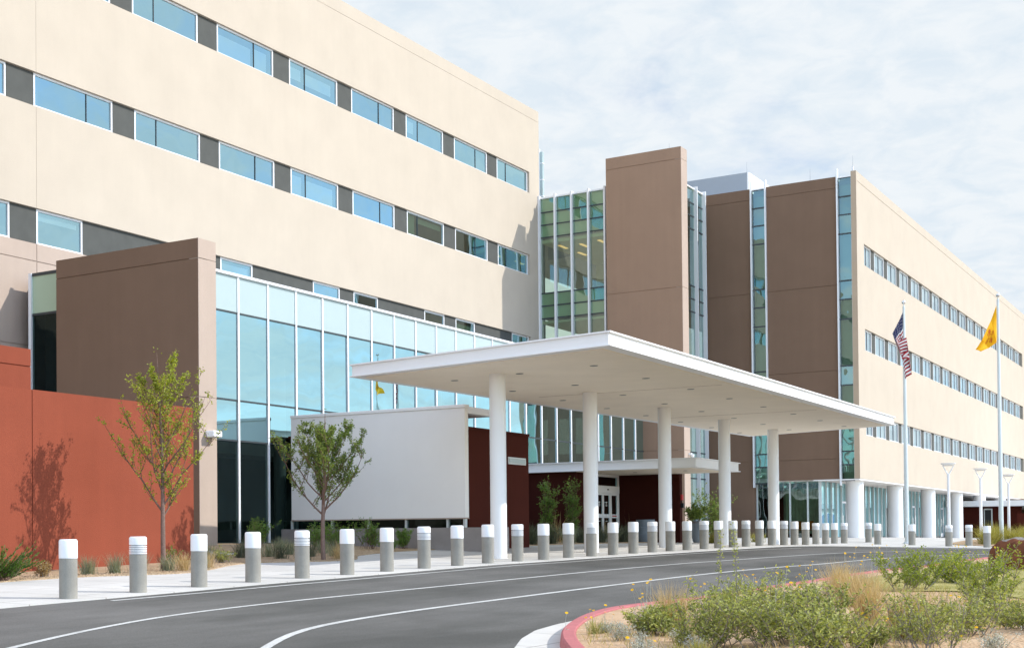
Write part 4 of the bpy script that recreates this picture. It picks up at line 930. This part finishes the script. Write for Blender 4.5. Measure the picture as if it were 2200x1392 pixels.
# juniper: sprays of scale foliage
def juniper(x, y, z):
    rr = random.Random(5); t = plant('juniper', x, y, z, 'spreading bright green juniper at the left edge', 'shrub'); s = MB(); f = MB()
    for i in range(110):
        a = rr.uniform(0, 6.28); d = Vector((math.cos(a), math.sin(a), rr.uniform(.25, 1.1))).normalized(); L_ = rr.uniform(.55, 1.05); b = Vector((x+rr.gauss(0, .12), y+rr.gauss(0, .12), z))
        pts = [b+d*(L_*k/4)+Vector((0, 0, .05*k*k/16)) for k in range(5)]; s.tube(pts, [.012, .01, .008, .005, .003], 4)
        for k in range(60):
            q = .15+.85*rr.random(); pp = b+d*(L_*q)+Vector((0, 0, .05*q*q)); dd = d+Vector((rr.gauss(0, .35), rr.gauss(0, .35), rr.gauss(.15, .3)))
            f.leaf(pp, dd, .018, rr.uniform(.06, .13)*(1.15-.4*q), rr)
    s.build('stem', 'twig', t); f.build('foliage', 'junip', t)
jx, jy = 19.3*U, 19.5*U; juniper(jx, jy, gz(jx, jy))
for (x, y), lab in zip(PL['dried'], ['withered brown low shrub beside the juniper']): shrub('withered_shrub', 20.9*U, 19.75*U, gz(20.9*U, 19.75*U), .37, .39, 3, 'drybush', lab, 'shrub', nst=22, nsub=3, nl=18, lw=.02, ll=.04)
tl = [('between the first bollard and the next tuft', 22.1, 19.6), ('between the first and second bollards', 22.75, 19.45), ('just left of the second bollard', 23.25, 19.2), ('just right of the second bollard', 24.25, 19.2), ('at the foot of the yellow-green tree, straw tipped', 24.2, 18.75), ('right of the yellow-green tree', 24.95, 18.85), ('just left of the third bollard', 25.7, 19.25)]
for i, (lab, x, y) in enumerate(tl): tuft('grass_tuft', x*U, y*U, gz(x*U, y*U), rnd.uniform(.46, .58), .3, 100+i, 'drygr' if i in (4, 6) else 'blueg', 'spiky grass tuft '+lab, 'grass tuft', 'grass tufts before the terracotta wall', 220, .008, .3, .62)
shrub('twiggy_shrub', 26.3*U, 20.7*U, gz(26.3*U, 20.7*U), .67, .24, 8, 'green', 'small twiggy dark shrub between the tree and the third bollard', 'shrub', nst=9, nsub=3, nl=14, lw=.022, ll=.04)
shrub('golden_shrub', 28.1*U, 20.6*U, gz(28.1*U, 20.6*U), .45, .32, 9, 'shrubleaf', 'yellow-green low shrub right of the third bollard', 'shrub', nst=18, nsub=3, nl=18, lw=.022, ll=.04)
sl = [(30.2, 21.5), (30.9, 21.1), (31.8, 22.5), (32.0, 21.2), (31.6, 20.3), (32.2, 19.9), (30.0, 19.4), (30.9, 18.95), (31.6, 19.25), (33.4, 22.4), (30.4, 20.4), (33.2, 20.9), (34.3, 21.2), (29.3, 21.9)]
sn = ['close to the taupe pier foot', 'before the first lobby mullion', 'deep in the shade by the lobby glass', 'mid bed between lobby glass and pavement', 'left behind the second louvred bollard', 'right behind the second louvred bollard', 'just left of the darker tree trunk', 'just right of the darker tree trunk', 'at the bed corner by the sixth bollard', 'at the left end of the concrete base wall', 'mid bed left of the darker tree', 'behind the darker tree trunk', 'between the dark shrubs', 'at the bed edge by the golden shrub']
for i, ((x, y), lab) in enumerate(zip(sl, sn)): tuft('grass_tuft', x*U, y*U, gz(x*U, y*U), rnd.uniform(.46, .62), .34, 140+i, 'drygr' if i in (7, 8) else 'blueg' if i % 2 else 'dark_g', 'shaded grey-green grass tuft '+lab, 'grass tuft', 'grass tufts in the shaded bed', 180, .009, .35, .7)
gl_ = [(34.0, 23.6, 'left end of the concrete base wall', 1.0, .45), (34.6, 21.9, 'right behind the darker tree trunk', .95, .6), (36.0, 22.2, 'middle of the concrete base wall', .95, .5), (37.4, 21.9, 'largest and darkest below the white wall', 1.05, .6), (36.9, 20.95, 'low and close to the pavement below the white wall', .5, .4), (39.0, 21.6, 'thin and open near the right end of the bed', .75, .35)]
for i, (x, y, lab, h, r_) in enumerate(gl_): shrub('bed_shrub', x*U, y*U, gz(x*U, y*U), h*.92, r_, 60+i, 'green', 'dark green shrub, '+lab, 'shrub', 'dark shrubs along the concrete base wall', nst=24, nsub=4, nl=20, lw=.026, ll=.055, stem='twig')
# bed by the entrance
tp = [(46.0, 21.2), (47.4, 21.1), (48.8, 21.0), (50.2, 20.9), (51.5, 20.9), (53.0, 20.8), (54.4, 20.9), (55.8, 21.0), (57.2, 21.3), (58.6, 21.6), (47.0, 22.2), (49.4, 22.2), (52.0, 22.3), (54.6, 22.4), (57.0, 22.6), (60.2, 22.4)]
for i, (x, y) in enumerate(tp): tuft('tall_grass', x*U, y*U, gz(x*U, y*U), rnd.uniform(.8, 1.05), .42, 200+i, 'dark_g' if i % 3 else 'blueg', 'tall shaded grass clump at the oxblood entrance wall', 'grass clump', 'tall grasses at the entrance wall', 240, .014, .45, .75)
for i, (x, y) in enumerate([(46.8, 21.7), (51.0, 21.7), (56.2, 21.9), (59.6, 22.0)]): tuft('seed_grass', x*U, y*U, gz(x*U, y*U), 1.5, .5, 230+i, 'drygr', 'tall straw-coloured seed stalks rising from the shaded grass', 'grass clump', 'seed stalks at the entrance wall', 26, .016, .5, .4)
for i, (x, y, lab) in enumerate([(50.9, 22.0, 'fuller upright leafy plant left before the oxblood recess'), (53.9, 22.3, 'thinner upright leafy plant beside the second canopy column')]): shrub('tall_shrub', x*U, y*U, gz(x*U, y*U), 2.75, .42, 70+i, 'green', lab, 'shrub', None, nst=20, nsub=9, nl=18, lw=.035, ll=.085, stem='twig', lean=.30, wob=.05, r=.011, sub=(.08, .2))
for i, (x, y, lab) in enumerate([(63.2, 19.66, 'short golden grass left of the fourth canopy column'), (72.5, 20.4, 'short golden grass right of the fourth canopy column')]): tuft('golden_grass', x, y, G(x, y)+.03, .62, .6, 250+i, 'goldg', lab, 'grass clump', None, 260, .016, .4, .9)
shrub('potted_shrub', tx-.35, ty+.1, G(tx, ty)+.95, .95, .62, 81, 'potleaf', 'glossy leafy shrub growing out of the sunny grey tub', 'shrub', nst=20, nsub=5, nl=18, lw=.06, ll=.085, stem='twig')
shrub('leafy_shrub', 69.3, 21.6, G(69.3, 21.6), 2.55, .75, 83, 'potleaf', 'taller leafy shrub between the sunny tub and the fourth column', 'shrub', nst=24, nsub=6, nl=18, lw=.065, ll=.09, stem='twig', lean=.35)
fg = [(78.5, 11.3), (79.6, 11.1), (81.2, 11.5), (82.5, 11.0), (80.0, 10.3), (83.2, 10.2), (85.4, 10.4), (88, 10.6), (91, 10.5), (84.5, 11.8), (87.2, 11.9)]
for i, (x, y) in enumerate(fg): tuft('golden_grass', x, y, G(x, y)+.05, rnd.uniform(.95, 1.2), .6, 260+i, 'goldg', 'arching golden ornamental grass before the far oxblood wall', 'grass clump', 'golden grasses at far right', 300, .018, .65, 1.0)
# ================================================================== ISLAND PLANTING
def isl(x, y): return (x*U, y*U, GI(x*U, y*U))
bg = [(15.0, 4.75, .95, .75, 'left front of the big mass with two tall shoots'), (15.2, 4.05, .9, .8, 'front middle of the big mass'), (15.6, 3.85, .9, .65, 'front right of the big mass'), (16.9, 4.9, .95, .85, 'middle of the big mass'), (17.9, 4.75, .95, .65, 'right rear of the big mass by the straw grass'), (18.6, 5.3, .85, .75, 'rear left of the big mass near the kerb'), (14.5, 3.5, .75, .7, 'lowest front of the big mass'), (16.0, 5.6, .55, .5, 'small one at the left foot of the big mass')]
for i, (x, y, h, r_, lab) in enumerate(bg): shrub('desert_shrub', *isl(x, y), h*.76, r_, 300+i, 'shrubleaf', 'dense olive desert shrub, '+lab, 'shrub', 'olive desert shrubs on the island', nst=25, nsub=7, nl=16, lw=.021, ll=.043, lean=.8)
rr = random.Random(77); sp = [c for c in COL.objects if c.get('label', '').endswith('two tall shoots')][0]
s = MB(); f = MB()
for (x, y, h) in ((15.55, 4.85, 1.28), (15.95, 4.72, 1.34)): sprig(s, f, isl(x, y), (.02, -.02, 1), h, .009, rr, 150, .017, .036, .3, .5, 0, .06)
f.build('shoot_foliage', 'shrubleaf', sp); s.build('shoot', 'gtwig', sp)
cb = [(26.5, 5.0, 1.08, .95, 'left creosote bush leaning over the road line'), (23.4, 3.45, 1.12, .75, 'open creosote bush with bare upright stems at right'), (29.0, 4.6, .8, .7, 'creosote bush behind the open one'), (30.6, 5.1, .5, .45, 'farthest creosote bush beside the boulder')]
for i, (x, y, h, r_, lab) in enumerate(cb): shrub('creosote_bush', *isl(x, y), h*.85, r_, 330+i, 'creosote', 'bright green '+lab, 'shrub', 'creosote bushes on the island', nst=16, nsub=9, nl=26, lw=.024, ll=.042, lean=.95, wob=.16, r=.011)
fb = [(15.6, 2.75, .95, .6, 'tall open shrub with pale stem at front right'), (16.3, 2.9, .8, .55, 'olive shrub behind the pale stemmed one'), (19.6, 3.35, .6, .5, 'thin shrub right of the straw grass'), (17.9, 2.25, .5, .55, 'low broad shrub at the right edge'), (15.2, 3.2, .5, .4, 'low shrub left of the pale stemmed one'), (17.6, 1.85, .55, .5, 'low shrub cut by the right edge'), (17.1, 2.65, .7, .55, 'olive shrub on bare soil right of the pale stemmed one'), (18.9, 2.6, .6, .55, 'olive shrub behind the low broad one at right'), (21.2, 3.05, .7, .55, 'olive shrub at the foot of the open creosote bush')]
for i, (x, y, h, r_, lab) in enumerate(fb): shrub('island_shrub', *isl(x, y), h*.76, r_, 350+i, 'shrubleaf', lab, 'shrub', 'loose shrubs on the island', nst=18, nsub=5, nl=15, lw=.018, ll=.04, lean=.7)
for i, (x, y, lab) in enumerate([(16.9, 5.75, 'straw-blond dry grass at the left foot of the big mass'), (16.4, 3.1, 'straw-blond dry grass between big mass and pale stemmed shrub'), (19.3, 4.1, 'straw-blond dry grass on bare soil right of the big mass'), (24.3, 5.6, 'straw-blond dry grass by the kerb right of the big mass'), (21.5, 4.62, 'straw-blond dry grass clump right of the olive mass'), (21.9, 4.95, 'straw-blond dry grass behind the first blond clump')]): tuft('dry_grass', *isl(x, y), .72, .36, 370+i, 'drygr', lab, 'grass clump', None, 420, .006, .35, .55)
sv = [(17.6, 6.35, .32), (15.2, 5.75, .26), (14.5, 5.25, .24), (19.0, 6.6, .3), (16.1, 6.25, .18), (15.3, 5.15, .2), (15.9, 2.25, .3), (27.2, 5.9, .35), (14.6, 4.75, .22), (36, 5.2, .35), (30, 5.6, .35), (22.5, 5.6, .3), (24.2, 5.7, .32), (13.6, 4.9, .2)]
so = [('behind the kerb left of the big mass', ), ('by the kerb bend', ), ('at the front by the kerb', ), ('along the kerb under the yellow flowers', ), ('tiny one inside the kerb bend', ), ('on bare soil left of the big mass', ), ('at the right front corner', ), ('under the left creosote bush', ), ('under the front of the big mass', ), ('at the foot of the boulder', ), ('near the farthest creosote bush', ), ('behind the straw grass', ), ('right of the straw grass by the kerb', ), ('at the lower frame edge',)]
for i, ((x, y, h), (lab,)) in enumerate(zip(sv, so)): shrub('silver_shrub', *isl(x, y), h, h*.8, 400+i, 'silver', 'small silvery shrub '+lab, 'shrub', 'silvery shrubs on the island', nst=20, nsub=2, nl=11, lw=.011, ll=.026, stem='gtwig', lean=.8, r=.004)
def flower(x, y, z, h, rad, n, seed, label):
    rr = random.Random(seed); t = thing('yellow_flower', (x, y, z), label, 'flower', 'yellow wildflowers on the island'); s = MB(); f = MB(); c = MB()
    for i in range(n):
        a = rr.uniform(0, 6.28); e = rr.random()*.45; b = Vector((x+rr.gauss(0, rad*.4), y+rr.gauss(0, rad*.4), z-.02)); d = Vector((math.cos(a)*e, math.sin(a)*e, 1)).normalized(); hh = h*rr.uniform(.55, 1.1)
        pts = [b, b+d*hh*.5+Vector((rr.gauss(0, .015), rr.gauss(0, .015), 0)), b+d*hh]; s.tube(pts, [.0032, .0026, .002], 4)
        for _ in range(3): c.leaf(pts[0].lerp(pts[1], rr.random()), (rr.gauss(0, 1), rr.gauss(0, 1), .6), .012, .045, rr)
        top = pts[-1]; nn = (d+Vector((rr.gauss(0, .3), rr.gauss(0, .3), .2))+Vector((-.5, -.3, 0))).normalized(); u_ = nn.orthogonal().normalized(); w_ = nn.cross(u_)
        if rr.random() < .8:
            R_ = rr.uniform(.017, .025)
            for k in range(12):
                q = 2*math.pi*k/12; dirv = u_*math.cos(q)+w_*math.sin(q); sd = nn.cross(dirv)*.007
                f.add([top, top+dirv*R_*.6+sd, top+dirv*R_+nn*.003, top+dirv*R_*.6-sd], [(0, 1, 2, 3)])
            f.add([top+nn*.004+(u_*math.cos(k)+w_*math.sin(k))*.009 for k in (0, 1.26, 2.51, 3.77, 5.03)], [(0, 1, 2, 3, 4)])
    s.build('stem', 'silver', t); f.build('blossom', 'petal', t); c.build('foliage', 'silver', t)
fl_ = [(18.3, 6.55, .55, 9, 'tall group at the kerb left of the big mass'), (17.3, 6.8, .3, 5, 'short group inside the kerb bend'), (20.6, 6.6, .5, 6, 'group on the kerb behind the left shrubs'), (20.6, 5.9, .6, 6, 'pair rising behind the two tall shoots'), (25.0, 6.2, .55, 10, 'group by the road right of the big mass'), (27.6, 6.2, .75, 16, 'large group left of the creosote bush'), (30.2, 6.1, .75, 16, 'large group behind the left creosote bush'), (34.5, 5.5, .6, 12, 'group between far creosote and boulder'), (14.2, 5.15, .2, 2, 'single low blooms on bare soil at the front'), (15.9, 3.2, .35, 5, 'few blooms in front of the pale stemmed shrub'), (15.7, 2.4, .3, 3, 'few blooms at the right front corner'), (35.5, 4.9, .6, 6, 'few blooms before the boulder'), (22, 6.0, .5, 6, 'group behind the right part of the big mass'), (16.3, 4.3, .85, 7, 'blooms showing inside the big mass'), (18.0, 2.9, .45, 4, 'few blooms above the low right shrub'), (16.4, 6.6, .25, 4, 'short blooms right at the kerb top')]
for i, (x, y, h, n_, lab) in enumerate(fl_): flower(*isl(x, y), h, .28, n_, 430+i, 'yellow wildflowers, '+lab)
tfp = [(16.0, 6.35, .26), (17.0, 6.05, .2), (15.0, 5.0, .2), (14.3, 4.6, .24), (14.0, 4.7, .2), (15.9, 5.2, .22), (16.6, 3.6, .25), (17.2, 3.3, .22), (18.5, 3.6, .25)]
tn = ['inside the kerb bend', 'behind the kerb near the first flowers', 'on bare soil at the front', 'in front of the big mass', 'at the lower frame edge', 'left foot of the big mass', 'right foot of the big mass', 'beside the pale stemmed shrub', 'between straw grass and low right shrub']
for i, ((x, y, h), lab) in enumerate(zip(tfp, tn)): tuft('grass_tuft', *isl(x, y), h, .16, 460+i, 'grassb', 'small green-yellow grass tuft '+lab, 'grass tuft', 'grass tufts on the island', 110, .006, .35, .8)
# sparse turf blades (nobody could count them)
rr = random.Random(99); f = MB()
for i in range(26000):
    u = rr.random(); v = rr.random(); x = 13.5+u*34; y = 6.4-1.2*(x-16)/34-v*(3.5+.10*(x-13)); x *= U; y *= U
    if x < 22 and rr.random() < .2: continue
    dk = (kb[:, 0]-x)**2+(kb[:, 1]-y)**2; ik = min(max(int(np.argmin(dk)), 1), len(kb)-2); tk = kb[ik+1]-kb[ik-1]
    if (x-kb[ik, 0])*tk[1]-(y-kb[ik, 1])*tk[0] < .25*math.hypot(*tk): continue
    if math.sin(x*1.9+1)*math.sin(y*2.3+x*.4) < -.15 and rr.random() < .8: continue
    z = GI(x, y) if i % 1 == 0 else 0
    a = rr.uniform(0, 6.28); f.blade((x, y, z), Vector((math.cos(a)*.5, math.sin(a)*.5, 1)).normalized(), rr.uniform(.04, .15), .008, .3, rr, 0 if (x > 26 and rr.random() < .8) or rr.random() < .35 else 1)
o = f.build('grass', ['grassb', 'drygr']); o['kind'] = 'stuff'; tag(o, 'sparse dry lawn grass across the island soil', 'grass')
# stones in the gravel beds
rr = random.Random(12); f = MB()
for i in range(2600):
    t_ = rr.random(); x = 19.5+t_*19.5; y = 0
    yb = float(np.interp(x, b1[:, 0], b1[:, 1])) if x < 39 else 22.2
    y = yb+.06+rr.random()**2*1.8; s_ = rr.uniform(.012, .035); z = G(x, y)+.05
    q = [(x+s_*rr.uniform(.6, 1)*math.cos(k*1.57), y+s_*rr.uniform(.6, 1)*math.sin(k*1.57), z-.005) for k in range(4)]+[(x, y, z+s_*.8)]
    f.add(q, [(0, 1, 4), (1, 2, 4), (2, 3, 4), (3, 0, 4)])
o = f.build('gravel', 'gravel'); o['kind'] = 'stuff'; tag(o, 'loose tan gravel along the pavement edge', 'gravel')
# boulder
def boulder(x, y, z):
    rr = random.Random(31); mb = MB(); n, m_ = 18, 12; v = []
    for j in range(m_+1):
        ph = math.pi*j/m_
        for i in range(n):
            th = 2*math.pi*i/n; d = Vector((math.sin(ph)*math.cos(th), math.sin(ph)*math.sin(th), math.cos(ph)))
            r_ = 1.0
            for nn, c in BP: 
                q = d.dot(nn)
                if q > 1e-3: r_ = min(r_, c/q)
            r_ *= 1+.05*math.sin(th*5+ph*7)+rr.uniform(-.025, .025)
            v.append((x+d.x*r_*1.0, y+d.y*r_*.98, z+.27+d.z*r_*.66))
    fs = []; ms = []
    for j in range(m_):
        for i in range(n):
            k = (i+1) % n; fs.append((j*n+i, (j+1)*n+i, (j+1)*n+k, j*n+k)); c = np.mean([v[q] for q in fs[-1]], axis=0)-np.array([x, y, z]); ms.append(1 if (c[0]*-.5+c[1]*.86) > .30 and c[2] < .72 else 0)
    mb.v = v; mb.f = fs; mb.m = ms; mb.sm = [False]*len(fs)
    o = mb.build('boulder', ['rock', 'rockred']); o.modifiers.new('sub', 'SUBSURF').levels = 1; o.modifiers['sub'].render_levels = 2
    tx_ = bpy.data.textures.new('rock_noise', 'CLOUDS'); tx_.noise_scale = .35; dm = o.modifiers.new('disp', 'DISPLACE'); dm.texture = tx_; dm.strength = .10
    tag(o, 'big pale topped rust faced boulder at the right edge of the island', 'boulder')
BP = [(Vector((-.75, .5, .25)).normalized(), .72), (Vector((-.6, -.75, .1)).normalized(), .85), (Vector((.1, -.2, 1)).normalized(), .72), (Vector((.8, -.6, .2)).normalized(), .9), (Vector((-.3, .2, 1)).normalized(), .78)]
boulder(38.0*U, 4.55*U, GI(38.0*U, 4.55*U))
# ================================================================== LIGHT, SKY, CAMERA
sd = Vector((4.6, -8.7, 7.1)).normalized()
elev = math.asin(sd.z); az = math.atan2(sd.x, sd.y)
sun = bpy.data.lights.new('sun', 'SUN'); sun.energy = SUN_E; sun.angle = R(.53); sun.color = (1, .955, .88)
so_ = bpy.data.objects.new('sun', sun); COL.objects.link(so_); so_.rotation_euler = (-sd).to_track_quat('-Z', 'Y').to_euler()
w = bpy.data.worlds.new('World'); SC.world = w; w.use_nodes = True; nt = w.node_tree
for n_ in list(nt.nodes): nt.nodes.remove(n_)
out = nt.nodes.new('ShaderNodeOutputWorld'); bgn = nt.nodes.new('ShaderNodeBackground'); bgn.inputs[1].default_value = SKY_S
sky = nt.nodes.new('ShaderNodeTexSky'); sky.sky_type = 'NISHITA'; sky.sun_disc = False; sky.sun_elevation = elev; sky.sun_rotation = az; sky.air_density = 1.; sky.dust_density = .6; sky.ozone_density = 1.6; sky.altitude = 1500
tc = nt.nodes.new('ShaderNodeTexCoord')
sep = nt.nodes.new('ShaderNodeSeparateXYZ'); L(nt, tc.outputs['Generated'], sep.inputs[0])
zz_ = N(nt, 'ShaderNodeMath', operation='MAXIMUM'); L(nt, sep.outputs[2], zz_.inputs[0]); zz_.inputs[1].default_value = 0
za = N(nt, 'ShaderNodeMath', operation='ADD'); L(nt, zz_.outputs[0], za.inputs[0]); za.inputs[1].default_value = .22
cx = N(nt, 'ShaderNodeMath', operation='DIVIDE'); L(nt, sep.outputs[0], cx.inputs[0]); L(nt, za.outputs[0], cx.inputs[1])
cy = N(nt, 'ShaderNodeMath', operation='DIVIDE'); L(nt, sep.outputs[1], cy.inputs[0]); L(nt, za.outputs[0], cy.inputs[1])
cmb = N(nt, 'ShaderNodeCombineXYZ'); L(nt, cx.outputs[0], cmb.inputs[0]); L(nt, cy.outputs[0], cmb.inputs[1])
n1 = N(nt, 'ShaderNodeTexNoise', Scale=2.3, Detail=9., Roughness=.6, Distortion=.5); L(nt, cmb.outputs[0], n1.inputs['Vector'])
# cloud deck thick over the buildings, broken behind the photographer
dt = N(nt, 'ShaderNodeVectorMath', operation='DOT_PRODUCT'); L(nt, tc.outputs['Generated'], dt.inputs[0]); dt.inputs[1].default_value = (.75, .66, 0)
cv = N(nt, 'ShaderNodeMapRange'); cv.inputs[1].default_value = -.55; cv.inputs[2].default_value = .75; cv.inputs[3].default_value = .10; cv.inputs[4].default_value = .43; L(nt, dt.outputs['Value'], cv.inputs[0])
ad = N(nt, 'ShaderNodeMath', operation='ADD'); L(nt, n1.outputs['Fac'], ad.inputs[0]); L(nt, cv.outputs[0], ad.inputs[1])
mk = N(nt, 'ShaderNodeMapRange'); mk.inputs[1].default_value = .52; mk.inputs[2].default_value = .92; L(nt, ad.outputs[0], mk.inputs[0]); mk.interpolation_type = 'SMOOTHSTEP'
ccol = N(nt, 'ShaderNodeMix', data_type='RGBA'); ccol.inputs[6].default_value = tuple(CLOUD*v for v in (.85, .95, 1.04))+(1,); ccol.inputs[7].default_value = tuple(CLOUD*v for v in (.985, 1.04, 1.085))+(1,)
n2 = N(nt, 'ShaderNodeTexNoise', Scale=13., Detail=7., Roughness=.6, Distortion=.4); L(nt, cmb.outputs[0], n2.inputs['Vector'])
cr_ = N(nt, 'ShaderNodeMapRange'); cr_.inputs[1].default_value = .36; cr_.inputs[2].default_value = .60; L(nt, n2.outputs['Fac'], cr_.inputs[0]); L(nt, cr_.outputs[0], ccol.inputs[0])
mxs = N(nt, 'ShaderNodeMix', data_type='RGBA'); L(nt, mk.outputs[0], mxs.inputs[0]); L(nt, sky.outputs[0], mxs.inputs[6]); L(nt, ccol.outputs[2], mxs.inputs[7])
ds = N(nt, 'ShaderNodeVectorMath', operation='DOT_PRODUCT'); L(nt, tc.outputs['Generated'], ds.inputs[0]); ds.inputs[1].default_value = (-.94, -.32, .1)
bo = N(nt, 'ShaderNodeMapRange'); bo.interpolation_type = 'SMOOTHSTEP'; bo.inputs[1].default_value = -.5; bo.inputs[2].default_value = .6; bo.inputs[3].default_value = 1.; bo.inputs[4].default_value = SKY_FILL; L(nt, ds.outputs['Value'], bo.inputs[0])  # unseen sky behind the camera brightened as added fill for shaded walls and soffit
wm = N(nt, 'ShaderNodeMix', data_type='RGBA'); wm.inputs[6].default_value = (1, 1, 1, 1); wm.inputs[7].default_value = (1.08, 1.0, .90, 1); L(nt, ds.outputs['Value'], wm.inputs[0]); wmx = N(nt, 'ShaderNodeVectorMath', operation='MULTIPLY'); L(nt, mxs.outputs[2], wmx.inputs[0]); L(nt, wm.outputs[2], wmx.inputs[1])
bs_ = N(nt, 'ShaderNodeVectorMath', operation='SCALE'); L(nt, wmx.outputs[0], bs_.inputs[0]); L(nt, bo.outputs[0], bs_.inputs['Scale'])
L(nt, bs_.outputs[0], bgn.inputs[0]); L(nt, bgn.outputs[0], out.inputs[0])
cam = bpy.data.cameras.new('camera'); co = bpy.data.objects.new('camera', cam); COL.objects.link(co)
cam.sensor_width = 36; cam.lens = 3071.166754203/2200*36; cam.shift_x = (1100-448.9213758882621)/2200; cam.shift_y = (1103.3693149021233-696)/2200
cam.clip_start = .1; cam.clip_end = 20000
Rm = [[0.5979284320190312, -0.8015254164132987, -0.006212650541507963], [-0.00955450878924791, -0.014877372028443948, 0.9998436753629657], [0.8014925461568928, 0.59777560224972, 0.01655378536545774]]
m4 = Matrix(((Rm[0][0], Rm[1][0], -Rm[2][0], 0), (Rm[0][1], Rm[1][1], -Rm[2][1], 0), (Rm[0][2], Rm[1][2], -Rm[2][2], 0), (0, 0, 0, 1)))
co.matrix_world = m4
SC.camera = co
vs = SC.view_settings; vs.view_transform = 'Standard'; vs.look = 'None'; vs.exposure = EXPO; vs.gamma = 1; vs.use_curve_mapping = False
SC.cycles.max_bounces = 8; SC.cycles.transparent_max_bounces = 16; SC.cycles.diffuse_bounces = 4; SC.cycles.glossy_bounces = 5; SC.cycles.caustics_reflective = False; SC.cycles.caustics_refractive = False
SC.cycles.sample_clamp_indirect = 6.
for o in list(SC.objects):
    if '_w' in o.keys(): del o['_w']
